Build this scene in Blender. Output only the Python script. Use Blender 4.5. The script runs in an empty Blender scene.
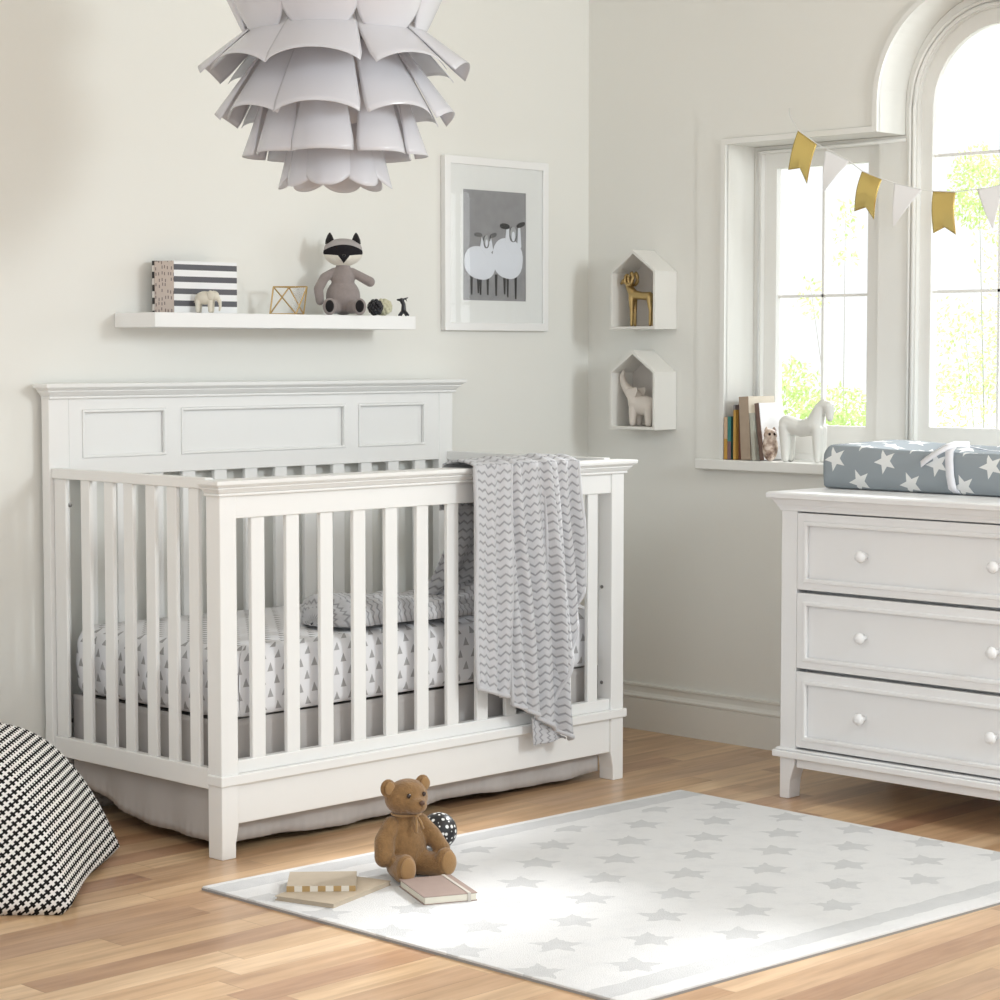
import bpy, bmesh, math, random
from mathutils import Vector, Matrix, noise
from mathutils.geometry import tessellate_polygon
PI = math.pi
S = bpy.context.scene
COL = S.collection
random.seed(7)

# ------------------------------------------------------------------ camera
cd = bpy.data.cameras.new('camera'); cam = bpy.data.objects.new('camera', cd); COL.objects.link(cam)
cam.location = (-5.23694, -4.76906, 1.19)
cam.rotation_euler = (math.radians(90 - 3.815), 0, math.radians(-45.386))
cd.sensor_width = 36; cd.lens = 2207.6 * 36 / 1000; cd.clip_start = .05; cd.clip_end = 200
S.camera = cam
# ------------------------------------------------------------------ world, lights, exposure
W = bpy.data.worlds.new('daylight'); S.world = W; W.use_nodes = True
W.node_tree.nodes['Background'].inputs[0].default_value = (.955, .985, 1, 1)
W.node_tree.nodes['Background'].inputs[1].default_value = 1.04
S.view_settings.view_transform = 'Standard'; S.view_settings.look = 'None'
S.view_settings.gamma = 1; S.view_settings.use_curve_mapping = False
S.view_settings.exposure = .14
def light(name, kind, loc, target, power, size=1, color=(1, 1, 1), sizey=None, angle=None):
    d = bpy.data.lights.new(name, kind); d.energy = power; d.color = color
    if kind == 'AREA':
        d.size = size
        if sizey: d.shape = 'RECTANGLE'; d.size_y = sizey
    if angle: d.angle = math.radians(angle)
    o = bpy.data.objects.new(name, d); COL.objects.link(o); o.location = loc
    o.rotation_euler = (Vector(target) - Vector(loc)).to_track_quat('-Z', 'Y').to_euler()
    return o
light('window_sun', 'SUN', (3, -1.4, 2.5), (.2, -1.54, .484), 5.0, color=(.98, .99, 1), angle=9)
light('window_skylight', 'AREA', (1.3, -2.2, 1.5), (-1.2, -.1, 1.2), 15, .9, (.94, .98, 1))
light('key_softbox', 'AREA', (-.75, -4.3, 2.0), (-1.5, -.5, .9), 40, .6, (.90, .97, 1))
light('left_softbox', 'AREA', (-4.2, -2.6, 2.6), (-1.0, -1.4, .5), 14, 1.0, (.94, .98, 1))

# ------------------------------------------------------------------ node expressions
class NX:
    def __init__(s, nt, sock): s.nt = nt; s.s = sock
    def m(s, op, b=None, c=None):
        n = s.nt.nodes.new('ShaderNodeMath'); n.operation = op
        for i, v in enumerate((s, b, c)):
            if v is None: continue
            if isinstance(v, NX): s.nt.links.new(v.s, n.inputs[i])
            else: n.inputs[i].default_value = v
        return NX(s.nt, n.outputs[0])
    def __add__(s, o): return s.m('ADD', o)
    def __sub__(s, o): return s.m('SUBTRACT', o)
    def __mul__(s, o): return s.m('MULTIPLY', o)
    def __truediv__(s, o): return s.m('DIVIDE', o)
    def fl(s): return s.m('FLOOR')
    def fr(s): return s.m('FRACT')
    def ab(s): return s.m('ABSOLUTE')
    def gt(s, o): return s.m('GREATER_THAN', o)
    def lt(s, o): return s.m('LESS_THAN', o)
    def mx(s, o): return s.m('MAXIMUM', o)
    def mn(s, o): return s.m('MINIMUM', o)
    def neg(s): return s.m('MULTIPLY', -1.0)
class M:
    """a material under construction"""
    def __init__(s, name, col=(.8, .8, .8), rough=.5, metal=0, spec=.5):
        s.mat = bpy.data.materials.new(name); s.mat.use_nodes = True; s.nt = s.mat.node_tree
        s.b = s.nt.nodes['Principled BSDF']
        s.b.inputs['Base Color'].default_value = (*col, 1); s.b.inputs['Roughness'].default_value = rough
        s.b.inputs['Metallic'].default_value = metal; s.b.inputs['Specular IOR Level'].default_value = spec
    def coord(s, kind='Object'):
        t = s.nt.nodes.new('ShaderNodeTexCoord'); x = s.nt.nodes.new('ShaderNodeSeparateXYZ')
        s.nt.links.new(t.outputs[kind], x.inputs[0]); s.vec = t.outputs[kind]
        return [NX(s.nt, o) for o in x.outputs]
    def comb(s, x, y, z=0.0):
        n = s.nt.nodes.new('ShaderNodeCombineXYZ')
        for i, v in enumerate((x, y, z)):
            if isinstance(v, NX): s.nt.links.new(v.s, n.inputs[i])
            else: n.inputs[i].default_value = v
        return n.outputs[0]
    def noise(s, scale, vec=None, detail=3, rough=.5):
        n = s.nt.nodes.new('ShaderNodeTexNoise'); n.inputs['Scale'].default_value = scale
        n.inputs['Detail'].default_value = detail; n.inputs['Roughness'].default_value = rough
        if vec is None:
            t = s.nt.nodes.new('ShaderNodeTexCoord'); vec = t.outputs['Object']
        s.nt.links.new(vec, n.inputs['Vector']); return NX(s.nt, n.outputs['Fac'])
    def white(s, vec):
        n = s.nt.nodes.new('ShaderNodeTexWhiteNoise'); n.noise_dimensions = '3D'
        s.nt.links.new(vec, n.inputs['Vector']); return NX(s.nt, n.outputs['Value'])
    def ramp(s, f, stops, interp='LINEAR'):
        n = s.nt.nodes.new('ShaderNodeValToRGB'); s.nt.links.new(f.s, n.inputs[0]); cr = n.color_ramp
        cr.interpolation = interp
        while len(cr.elements) < len(stops): cr.elements.new(.5)
        for e, (p, c) in zip(cr.elements, stops): e.position = p; e.color = (*c, 1)
        return n.outputs[0]
    def mix(s, f, a, b, mode='MIX'):
        n = s.nt.nodes.new('ShaderNodeMix'); n.data_type = 'RGBA'; n.blend_type = mode
        if isinstance(f, NX): s.nt.links.new(f.s, n.inputs[0])
        else: n.inputs[0].default_value = f
        for i, v in ((6, a), (7, b)):
            if isinstance(v, tuple): n.inputs[i].default_value = (*v, 1)
            else: s.nt.links.new(v, n.inputs[i])
        return n.outputs[2]
    def col(s, sock): s.nt.links.new(sock, s.b.inputs['Base Color'])
    def bump(s, f, strength=.3, dist=.002):
        n = s.nt.nodes.new('ShaderNodeBump'); n.inputs['Strength'].default_value = strength
        n.inputs['Distance'].default_value = dist; s.nt.links.new(f.s, n.inputs['Height'])
        s.nt.links.new(n.outputs[0], s.b.inputs['Normal'])
def star_mask(u, v, R, ri=.42, rot=0.0):
    """1 inside a five pointed star of radius R about (0,0)"""
    a = v.m('ARCTAN2', u) + (rot + PI / 5 + 4 * PI)
    a = (a.m('MODULO', 2 * PI / 5) - PI / 5).ab()
    r = (u * u + v * v).m('SQRT'); px = r * a.m('COSINE'); py = r * a.m('SINE')
    ix, iy = ri * math.cos(PI / 5), ri * math.sin(PI / 5)
    nx, ny = iy, 1 - ix            # normal of the edge (1,0)-(ix,iy)
    return (px * nx + py * ny).lt(nx * R)
def wrap(x, p): return (((x / p) + .5).fr() - .5) * p

# ------------------------------------------------------------------ materials
def paint(name, col, rough=.55, bump=0):
    m = M(name, col, rough); 
    if bump: m.bump(m.noise(60, detail=2), bump, .0006)
    return m.mat
WALL = paint('cream_wall_paint', (.825, .825, .785), .8, 0)
TRIM = paint('trim_paint', (.82, .815, .775), .45)
WINW = paint('window_paint', (.84, .84, .81), .4)
CEIL = paint('ceiling_paint', (.85, .84, .8), .8)
CRIB = paint('white_lacquer', (.86, .862, .85), .38)
DRES = paint('white_dresser_lacquer', (.84, .845, .85), .36)
SHELF = paint('white_shelf_lacquer', (.88, .885, .88), .35)
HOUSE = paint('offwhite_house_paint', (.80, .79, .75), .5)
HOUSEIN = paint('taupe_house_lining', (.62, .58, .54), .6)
def floor_mat():
    m = M('maple_floor', rough=.34); x, y, z = m.coord('Object')
    w, L = .083, .95
    row = (y / w).fl(); off = m.white(m.comb(row, 3.3, 1.0))
    xs = x / L + off * 3.7; cell = xs.fl(); idn = m.white(m.comb(row, cell, 7.0))
    base = m.ramp(idn, [(0, (.62, .41, .24)), (.22, (.76, .55, .35)), (.42, (.50, .30, .185)), (.6, (.70, .49, .30)), (.8, (.42, .24, .15)), (1, (.80, .60, .40))])
    g = m.noise(1, m.comb(x * 3.0 + idn * 40.0, y * 38.0, idn * 9.0), 5, .6)
    g2 = m.noise(1, m.comb(x * 2.2 + idn * 11.0, y * 8.0, idn * 5.0), 3, .6)
    c = m.mix(.55, base, m.ramp(g, [(.3, (.42, .32, .22)), (.55, (.80, .74, .66)), (.75, (.95, .92, .88))]), 'MULTIPLY')
    c = m.mix(1.0, c, m.ramp(g2, [(.3, (.88, .82, .74)), (.6, (1.12, 1.12, 1.1))]), 'MULTIPLY')
    fy = (y / w).fr(); fx = xs.fr()
    gap = (fy.lt(.018)).mx(fx.lt(.0025))
    c = m.mix(gap * .45, c, (.25, .15, .09)); m.col(c)
    m.bump(g * .3 - gap, .12, .0015)
    m.b.inputs['Coat Weight'].default_value = .25; m.b.inputs['Coat Roughness'].default_value = .2
    return m.mat
FLOOR = floor_mat()
def rug_mat(stars=True):
    m = M('star_rug_pile' if stars else 'rug_pile', rough=.95, spec=.1); x, y, z = m.coord('Object')
    p, q = .163, .2075
    xr = x + (m.noise(60, detail=2) - .5) * .02; yr = y + (m.noise(55, detail=2) - .5) * .02
    d1 = star_mask(wrap(xr + .762, 2 * p), wrap(yr + 1.386, q), .060, .5, -PI / 4)
    d2 = star_mask(wrap(xr + .762 + p, 2 * p), wrap(yr + 1.489, q), .060, .5, -PI / 4)
    n = m.noise(30, detail=4)
    inside = (y.gt(-2.055)) * (y.lt(-1.06))

    st = d1.mx(d2) * inside
    e1 = y + 2.165 + (x + 2.262) * .062; e2 = (y * -1.0) - .905 - (x + 2.262) * .035
    wob = (m.noise(22, detail=3) - .5) * .022
    band = ((e1 + wob).gt(.048) * (e1 + wob).lt(.108)).mx((e2 + wob).gt(.020) * (e2 + wob).lt(.085))
    f = (st.mx(band)) * (n * .55 + .62)
    c = m.mix(f.mn(1.0), (.73, .73, .73), (.56, .565, .57))
    c = m.mix(((m.noise(14, detail=5, rough=.7) - .48).mx(0.0)) * 2.2, c, (.62, .625, .635))
    m.col(c); m.bump(m.noise(420, detail=2), .6, .004); m.b.inputs['Sheen Weight'].default_value = .2
    return m.mat
RUG = rug_mat()
BIND = M('grey_rug_binding', (.30, .29, .28), .9).mat
def knit(name, col, bump=.5, scale=260, rough=.95, var=.18):
    m = M(name, rough=rough, spec=.15); n = m.noise(scale, detail=3)
    n2 = m.noise(70, detail=6, rough=.75)
    d = tuple(c * (1 - var) for c in col); m.col(m.mix((n2 - .3) * 1.6, d, col)); m.bump(n, bump, .0025)
    m.b.inputs['Sheen Weight'].default_value = .3
    return m.mat
TEDDY = knit('caramel_plush', (.36, .205, .088), 1.0, 260, var=.45)
TEDSOLE = knit('caramel_felt', (.38, .225, .10), .5, 400)
RACG = knit('mauve_grey_knit', (.36, .315, .305), .4, 400)
BLK = knit('black_felt', (.018, .016, .018), .3, 300)
DARKEYE = M('dark_bead', (.03, .015, .01), .2).mat
NOSE = M('brown_nose', (.09, .04, .02), .5).mat
def raccoon_head():
    m = M('raccoon_head_felt', rough=.95, spec=.15); x, y, z = m.coord('Object')
    bx = x.ab()
    lo = (bx * .10) - .011 - ((bx * -.95) + .016).mx(0.0) * 1.25
    top = (bx * bx) * -5.0 + .021
    c = m.mix(z.gt(top), m.mix(z.gt(lo), (.80, .77, .70), (.02, .018, .022)), (.42, .39, .39))
    m.col(c); m.bump(m.noise(300), .3, .002); return m.mat
RACH = raccoon_head()
BRASS = M('brass', (.62, .44, .20), .3, 1).mat
def ramgold():
    m = M('antique_gold', (.50, .36, .16), .32, .9); m.bump(m.noise(70, detail=3), .5, .003); return m.mat
RAMG = ramgold()
def foil():
    m = M('gold_foil', (.72, .55, .20), .25, .95); m.bump(m.noise(8, detail=1), .2, .004); return m.mat
FOIL = foil()
PAPER = M('white_paper', (.90, .90, .91), .7).mat
IVORY = M('ivory_ceramic', (.72, .68, .58), .35).mat
PINKW = M('matt_pink_white_ceramic', (.74, .68, .62), .6).mat
HORSEM = M('white_matt_ceramic', (.80, .80, .76), .55).mat
CORD = M('white_cord', (.8, .8, .78), .6).mat
STEEL = M('dull_steel', (.25, .24, .23), .4, .8).mat
def shade():
    m = M('frosted_white_plastic', (.73, .73, .77), .22)
    m.b.inputs['Transmission Weight'].default_value = 0
    t = m.nt.nodes.new('ShaderNodeBsdfTranslucent'); t.inputs[0].default_value = (.75, .74, .80, 1)
    a = m.nt.nodes.new('ShaderNodeMixShader'); a.inputs[0].default_value = .15
    m.nt.links.new(m.b.outputs[0], a.inputs[1]); m.nt.links.new(t.outputs[0], a.inputs[2])
    m.nt.links.new(a.outputs[0], m.nt.nodes['Material Output'].inputs[0]); return m.mat
SHADE = shade()
def glass(name, gl=.05, tint=(1, 1, 1)):
    m = M(name); nt = m.nt; t = nt.nodes.new('ShaderNodeBsdfTransparent'); t.inputs[0].default_value = (*tint, 1)
    g = nt.nodes.new('ShaderNodeBsdfGlossy'); g.inputs['Roughness'].default_value = .02
    f = nt.nodes.new('ShaderNodeFresnel'); f.inputs[0].default_value = 1.3
    a = nt.nodes.new('ShaderNodeMixShader'); nt.links.new(f.outputs[0], a.inputs[0])
    nt.links.new(t.outputs[0], a.inputs[1]); nt.links.new(g.outputs[0], a.inputs[2])
    nt.links.new(a.outputs[0], nt.nodes['Material Output'].inputs[0]); nt.nodes.remove(m.b); return m.mat
GLASS = glass('clear_glass')
def tri_mat():
    m = M('triangle_print_cotton', rough=.85, spec=.2); u, v, _ = m.coord('UV')
    p, q = .047, .061
    def tri(uu, vv, s):
        return ((uu.ab() * 2.2 + vv).lt(s * .62)) * (vv.gt(-s * .62))
    a = tri(wrap(u, p), wrap(v, q), .0175)
    b = tri(wrap(u + p / 2, p), wrap(v + q / 2, q), .0175)
    m.col(m.mix(a.mx(b), (.80, .80, .82), (.40, .395, .40)))
    m.bump(m.noise(18, detail=2), .3, .008); return m.mat
TRI = tri_mat()
def chevron():
    m = M('grey_chevron_fleece', rough=.95, spec=.1); u, v, _ = m.coord('UV')
    pu, pv = .027, .0225
    t = (wrap(u, pu).ab()) * .62
    f = ((v + t) / pv).fr()
    d = (f - .5).ab()                    # 0 centre .. .5
    s = ((d * -1.0 + .20) * 6.0).mx(0.0).mn(1.0)
    c = m.mix(s, (.55, .55, .57), (.31, .31, .325)); m.col(c)
    m.bump(m.noise(200, detail=2) * .5 - s * .8, .5, .003); m.b.inputs['Sheen Weight'].default_value = .3
    return m.mat
CHEV = chevron()
def padmat():
    m = M('grey_star_print_fabric', rough=.9, spec=.15); u, v, _ = m.coord('UV')
    p, q = .162, .118
    a = star_mask(wrap(u - .040, p), wrap(v - .086, q), .036, .42, PI / 2 + .2)
    b = star_mask(wrap(u - .040 - p / 2, p), wrap(v - .086 + q / 2, q), .036, .42, PI / 2 + .2)
    m.col(m.mix(a.mx(b), (.30, .335, .36), (.78, .79, .78))); m.bump(m.noise(12, detail=2), .2, .01); return m.mat
PADM = padmat()
RIBBON = M('white_webbing', (.80, .80, .84), .7).mat
def poufmat():
    m = M('black_white_woven_cotton', rough=.95, spec=.1); x, y, z = m.coord('Object')
    w = x * .70 - y * .71; dep = x * .71 + y * .70; pv, pu = .0172, .0150
    v = z * .766 - w * .643; u = w * .766 + z * .643 + dep * .75
    row = (v / pv).fl(); f = ((v / pv).fr() - .5).ab()
    sq = ((u / pu).fr()).gt(.5)
    th = sq * .25 + .125
    c = m.mix(f.lt(th), (.80, .79, .77), (.012, .012, .012)); m.col(c)
    m.bump((f.lt(th)) * -1.0 + m.noise(300), .2, .002); return m.mat
POUF = poufmat()
def skirtmat():
    m = M('pale_taupe_linen', (.50, .475, .46), .9); m.bump(m.noise(500), .3, .001); return m.mat
SKIRT = skirtmat()
def ballmat():
    m = M('black_ball_with_white_dots', rough=.35)
    t = m.nt.nodes.new('ShaderNodeTexCoord'); v = m.nt.nodes.new('ShaderNodeTexVoronoi'); v.inputs['Scale'].default_value = 72
    v.inputs['Randomness'].default_value = .35
    m.nt.links.new(t.outputs['Object'], v.inputs['Vector']); d = NX(m.nt, v.outputs['Distance'])
    m.col(m.mix(d.lt(.33), (.015, .015, .017), (.8, .8, .78))); return m.mat
BALL = ballmat()
def stripes(name, a, b, period, axis=2, duty=.45, phase=0.0, rough=.6):
    m = M(name, rough=rough); c = m.coord('Object')[axis]
    m.col(m.mix((((c + phase) / period).fr()).lt(duty), a, b)); return m.mat
BOXSTR = stripes('grey_white_stripe_paper', (.85, .86, .87), (.10, .10, .115), .0315, 2, .47, .0135)
BOXEDGE = stripes('black_white_edge_paper', (.75, .72, .68), (.02, .02, .02), .034, 2, .5, .01)
def speck():
    m = M('blush_speckled_paper', rough=.7); x, y, z = m.coord('Object')
    cx, cy = y / .013, z / .016
    n1 = m.white(m.comb(cx.fl(), cy.fl(), 2.0)); n2 = m.white(m.comb(cx.fl(), cy.fl(), 5.0))
    d = ((cx.fr() - (n1 * .5 + .25)).ab() * .8).mx((cy.fr() - (n2 * .5 + .25)).ab() * .5)
    m.col(m.mix(d.lt(.13) * n1.gt(.25), (.66, .57, .52), (.22, .17, .17))); return m.mat
SPECK = speck()
def flat(name, col, rough=.7, n=.1):
    m = M(name, rough=rough); k = m.noise(40, detail=4); d = tuple(c * (1 - n * 2) for c in col)
    m.col(m.mix(k, d, col)); return m.mat
PRINTG = flat('grey_print_background', (.38, .38, .39), .6, .12)
MAT = flat('white_mount_card', (.86, .87, .85), .7, .01)
SHEEPW = flat('sheep_wool_print', (.80, .83, .88), .7, .02)
SHEEPG = flat('sheep_grey_print', (.20, .20, .20), .7, .1); SHEEPF = flat('sheep_face_print', (.50, .51, .52), .7, .1)
SHEEPD = flat('sheep_dark_print', (.06, .06, .06), .7, .1)
KRAFT = flat('kraft_page_paper', (.54, .46, .36), .8, .08)
PAGES = flat('book_pages', (.74, .70, .60), .8, .04)
ROSE = flat('dusty_rose_cover', (.36, .27, .235), .75, .08)
TAN = flat('tan_board_cover', (.55, .46, .35), .7, .1)
GREYC = flat('grey_cover', (.36, .35, .35), .7, .08)
GOLDSTR = stripes('gold_and_cream_stripe', (.72, .68, .60), (.42, .28, .12), .034, 0, .5, 0)
LEAF = None
def leafmat():
    m = M('fresh_green_leaf', (.36, .52, .10), .6)
    n = m.noise(3); m.col(m.mix((n - .35) * 3.0, (.36, .56, .12), (.72, .80, .40)))
    t = m.nt.nodes.new('ShaderNodeBsdfTranslucent'); t.inputs[0].default_value = (.72, .85, .42, 1)
    a = m.nt.nodes.new('ShaderNodeMixShader'); a.inputs[0].default_value = .5
    m.nt.links.new(m.b.outputs[0], a.inputs[1]); m.nt.links.new(t.outputs[0], a.inputs[2])
    m.nt.links.new(a.outputs[0], m.nt.nodes['Material Output'].inputs[0]); return m.mat
LEAF = leafmat()
BARK = flat('grey_bark', (.62, .60, .52), .9, .2)
GROUND = flat('pale_gravel', (.75, .78, .68), .95, .1)

# ------------------------------------------------------------------ mesh helpers
class B:
    """collects faces; build() links them as one mesh object"""
    def __init__(s): s.v = []; s.f = []; s.uv = []; s.mi = []
    def add(s, vs, fs, uv=None, mi=0):
        o = len(s.v); s.v += [tuple(p) for p in vs]
        for k, f in enumerate(fs):
            s.f.append([i + o for i in f]); s.mi.append(mi)
            s.uv.append([uv[i] for i in f] if uv else [(0, 0)] * len(f))
        return s
    def box(s, x0, x1, y0, y1, z0, z1, mi=0, M_=None, inset=None):
        """inset: (dx, dy) shrink of the bottom face"""
        ix, iy = inset or (0, 0)
        vs = [(x0 + ix, y0 + iy, z0), (x1 - ix, y0 + iy, z0), (x1 - ix, y1 - iy, z0), (x0 + ix, y1 - iy, z0), (x0, y0, z1), (x1, y0, z1), (x1, y1, z1), (x0, y1, z1)]
        if M_: vs = [M_ @ Vector(v) for v in vs]
        return s.add(vs, [(0, 3, 2, 1), (4, 5, 6, 7), (0, 1, 5, 4), (1, 2, 6, 5), (2, 3, 7, 6), (3, 0, 4, 7)], mi=mi)
    def tube(s, pts, r, n=10, mi=0, closed=False):
        pts = [Vector(p) for p in pts]; rr = r if isinstance(r, (list, tuple)) else [r] * len(pts)
        rings = []; up = Vector((0, 0, 1)); N = len(pts)
        for i, p in enumerate(pts):
            if closed: t = pts[(i + 1) % N] - pts[i - 1]
            else: t = pts[min(i + 1, N - 1)] - pts[max(i - 1, 0)]
            t.normalize()
            a = t.cross(up)
            if a.length < .05: a = t.cross(Vector((1, 0, 0)))
            a.normalize(); b = t.cross(a)
            rings.append([p + (a * math.cos(2 * PI * k / n) + b * math.sin(2 * PI * k / n)) * rr[i] for k in range(n)])
        vs = [q for g in rings for q in g]; fs = []
        for i in range(N if closed else N - 1):
            j = (i + 1) % N
            for k in range(n): fs.append((i * n + k, i * n + (k + 1) % n, j * n + (k + 1) % n, j * n + k))
        if not closed: fs += [tuple(range(n))[::-1], tuple(range((N - 1) * n, N * n))]
        return s.add(vs, fs, mi=mi)
    def lathe(s, prof, c=(0, 0, 0), n=24, mi=0, M_=None):
        vs = []; fs = []
        for r, z in prof:
            for k in range(n):
                a = 2 * PI * k / n; p = Vector((r * math.cos(a), r * math.sin(a), z))
                if M_: p = M_ @ p
                vs.append(p + Vector(c))
        for i in range(len(prof) - 1):
            for k in range(n): fs.append((i * n + k, i * n + (k + 1) % n, (i + 1) * n + (k + 1) % n, (i + 1) * n + k))
        fs += [tuple(range(n))[::-1], tuple(range((len(prof) - 1) * n, len(prof) * n))]
        return s.add(vs, fs, mi=mi)
    def ell(s, c, r, n=20, m=14, M_=None, mi=0):
        vs = []; fs = []; c = Vector(c)
        for i in range(m + 1):
            t = PI * i / m
            for k in range(n):
                a = 2 * PI * k / n
                p = Vector((r[0] * math.sin(t) * math.cos(a), r[1] * math.sin(t) * math.sin(a), r[2] * math.cos(t)))
                if M_: p = M_ @ p
                vs.append(p + c)
        for i in range(m):
            for k in range(n): fs.append((i * n + k, (i + 1) * n + k, (i + 1) * n + (k + 1) % n, i * n + (k + 1) % n))
        return s.add(vs, fs, mi=mi)
    def grid(s, fn, nu, nv, uvf=None, mi=0, flip=False):
        vs = []; uv = []
        for j in range(nv + 1):
            for i in range(nu + 1):
                u, v = i / nu, j / nv; vs.append(fn(u, v)); uv.append(uvf(u, v) if uvf else (u, v))
        fs = []
        for j in range(nv):
            for i in range(nu):
                a = j * (nu + 1) + i; q = (a, a + 1, a + nu + 2, a + nu + 1); fs.append(q[::-1] if flip else q)
        return s.add(vs, fs, uv, mi)
    def prism(s, poly, d0, d1, ax, mi=0):
        """poly in the plane across axis ax, extruded d0..d1"""
        def P(a, b, d): return {0: (d, a, b), 1: (a, d, b), 2: (a, b, d)}[ax]
        n = len(poly); vs = [P(a, b, d0) for a, b in poly] + [P(a, b, d1) for a, b in poly]
        fs = [tuple(range(n)), tuple(range(n, 2 * n))[::-1]] + [(i, i + n, (i + 1) % n + n, (i + 1) % n) for i in range(n)]
        return s.add(vs, fs, mi=mi)
    def holed(s, outer, holes, d0, d1, ax, mi=0):
        def P(a, b, d): return {0: (d, a, b), 1: (a, d, b), 2: (a, b, d)}[ax]
        loops = [outer] + holes; flat_ = [p for l in loops for p in l]; N = len(flat_)
        tr = tessellate_polygon([[Vector((a, b, 0)) for a, b in l] for l in loops])
        vs = [P(a, b, d0) for a, b in flat_] + [P(a, b, d1) for a, b in flat_]
        fs = [tuple(t) for t in tr] + [tuple(i + N for i in t[::-1]) for t in tr]; o = 0
        for l in loops:
            n = len(l); fs += [(o + i, o + i + N, o + (i + 1) % n + N, o + (i + 1) % n) for i in range(n)]; o += n
        return s.add(vs, fs, mi=mi)
    def build(s, name, mats, parent=None, bevel=0, smooth=False, loc=None, seg=2, solid=0, sub=0):
        me = bpy.data.meshes.new(name); me.from_pydata(s.v, [], s.f)
        if not isinstance(mats, (list, tuple)): mats = [mats]
        for m in mats: me.materials.append(m)
        uvl = me.uv_layers.new(name='UVMap')
        for p, u, mi in zip(me.polygons, s.uv, s.mi):
            p.material_index = mi; p.use_smooth = smooth
            for li, c in zip(p.loop_indices, u): uvl.data[li].uv = (float(c[0]), float(c[1]))
        bm = bmesh.new(); bm.from_mesh(me)
        if smooth: bmesh.ops.remove_doubles(bm, verts=bm.verts, dist=1e-5)
        if not solid: bmesh.ops.recalc_face_normals(bm, faces=bm.faces)
        bm.to_mesh(me); bm.free()
        o = bpy.data.objects.new(name, me); COL.objects.link(o)
        if parent: o.parent = parent
        if loc is not None: o.location = loc
        if solid:
            md = o.modifiers.new('thickness', 'SOLIDIFY'); md.thickness = solid; md.offset = 0
        if bevel:
            md = o.modifiers.new('bevel', 'BEVEL'); md.width = bevel; md.segments = seg; md.limit_method = 'ANGLE'; md.angle_limit = .6
            md.harden_normals = False
        if sub:
            md = o.modifiers.new('subdivision', 'SUBSURF'); md.levels = sub; md.render_levels = sub
        return o
def tag(o, label=None, cat=None, group=None, kind=None):
    for k, v in (('label', label), ('category', cat), ('group', group), ('kind', kind)):
        if v: o[k] = v
    return o
def thing(name, loc, label, cat, group=None, rz=0, scale=None):
    o = bpy.data.objects.new(name, None); COL.objects.link(o); o.location = loc; o.rotation_euler = (0, 0, rz)
    o.empty_display_size = .05
    if scale: o.scale = (scale,) * 3
    return tag(o, label, cat, group)
def struct(o): o['kind'] = 'structure'; return o
def rebase(root):
    """children were built in room coordinates: shift them under the thing's base"""
    for c in root.children: c.location = Vector(c.location) - root.location
def blob(b, name, mat, parent=None, voxel=.003, smooth=3, loc=None):
    """fuse overlapping solids into one continuous skin"""
    o = b.build(name, mat, parent, smooth=True, loc=loc)
    md = o.modifiers.new('r', 'REMESH'); md.mode = 'VOXEL'; md.voxel_size = voxel; md.use_smooth_shade = True
    sm = o.modifiers.new('s', 'SMOOTH'); sm.factor = .6; sm.iterations = smooth
    bpy.context.view_layer.update(); dg = bpy.context.evaluated_depsgraph_get()
    me = bpy.data.meshes.new_from_object(o.evaluated_get(dg)); o.modifiers.clear(); o.data = me
    if not me.materials: me.materials.append(mat)
    return o
def cap(b, p, q, r0, r1, n=8):
    """tapered limb with round ends"""
    p, q = Vector(p), Vector(q)
    pts = [p.lerp(q, i / n) for i in range(n + 1)]; rs = [r0 + (r1 - r0) * i / n for i in range(n + 1)]
    b.tube(pts, rs, 14); b.ell(p, (r0,) * 3, 14, 8); b.ell(q, (r1,) * 3, 14, 8)
def chain(b, pts, rs):
    for i in range(len(pts) - 1): cap(b, pts[i], pts[i + 1], rs[i], rs[i + 1], 4)

# ================================================================== THE ROOM
WX, WY = .018, .018
struct(B().box(-7.5, .25, -7.5, .25, -.08, 0).build('floor', FLOOR))
struct(B().box(-5.2, .30, WY, .25, 0, 2.75).build('wall_left', WALL))
struct(B().box(-5.2, .30, -4.6, .25, 2.75, 2.85).build('ceiling', CEIL))
YC, ZC, RA = -1.395, 1.90, .30
def arc(yc, zc, r, n=28): return [(yc + r * math.cos(PI * i / n), zc + r * math.sin(PI * i / n)) for i in range(n + 1)]
opening = [(-.548, .862), (-.548, 1.816), (YC + RA, 1.816)] + arc(YC, ZC, RA) + [(YC - RA, 1.816), (-2.242, 1.816), (-2.242, .862)]
struct(B().holed([(WY, 0), (WY, 2.75), (-4.6, 2.75), (-4.6, 0)], [opening], WX, .23, 0).build('wall_right', WALL))
def offset_open(d):
    """opening outline grown by d"""
    return [(-.548 + d, .862), (-.548 + d, 1.816 + d), (YC + RA + d, 1.816 + d)] + arc(YC, ZC, RA + d) + [(YC - RA - d, 1.816 + d), (-2.242 - d, 1.816 + d), (-2.242 - d, .862)]
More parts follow.
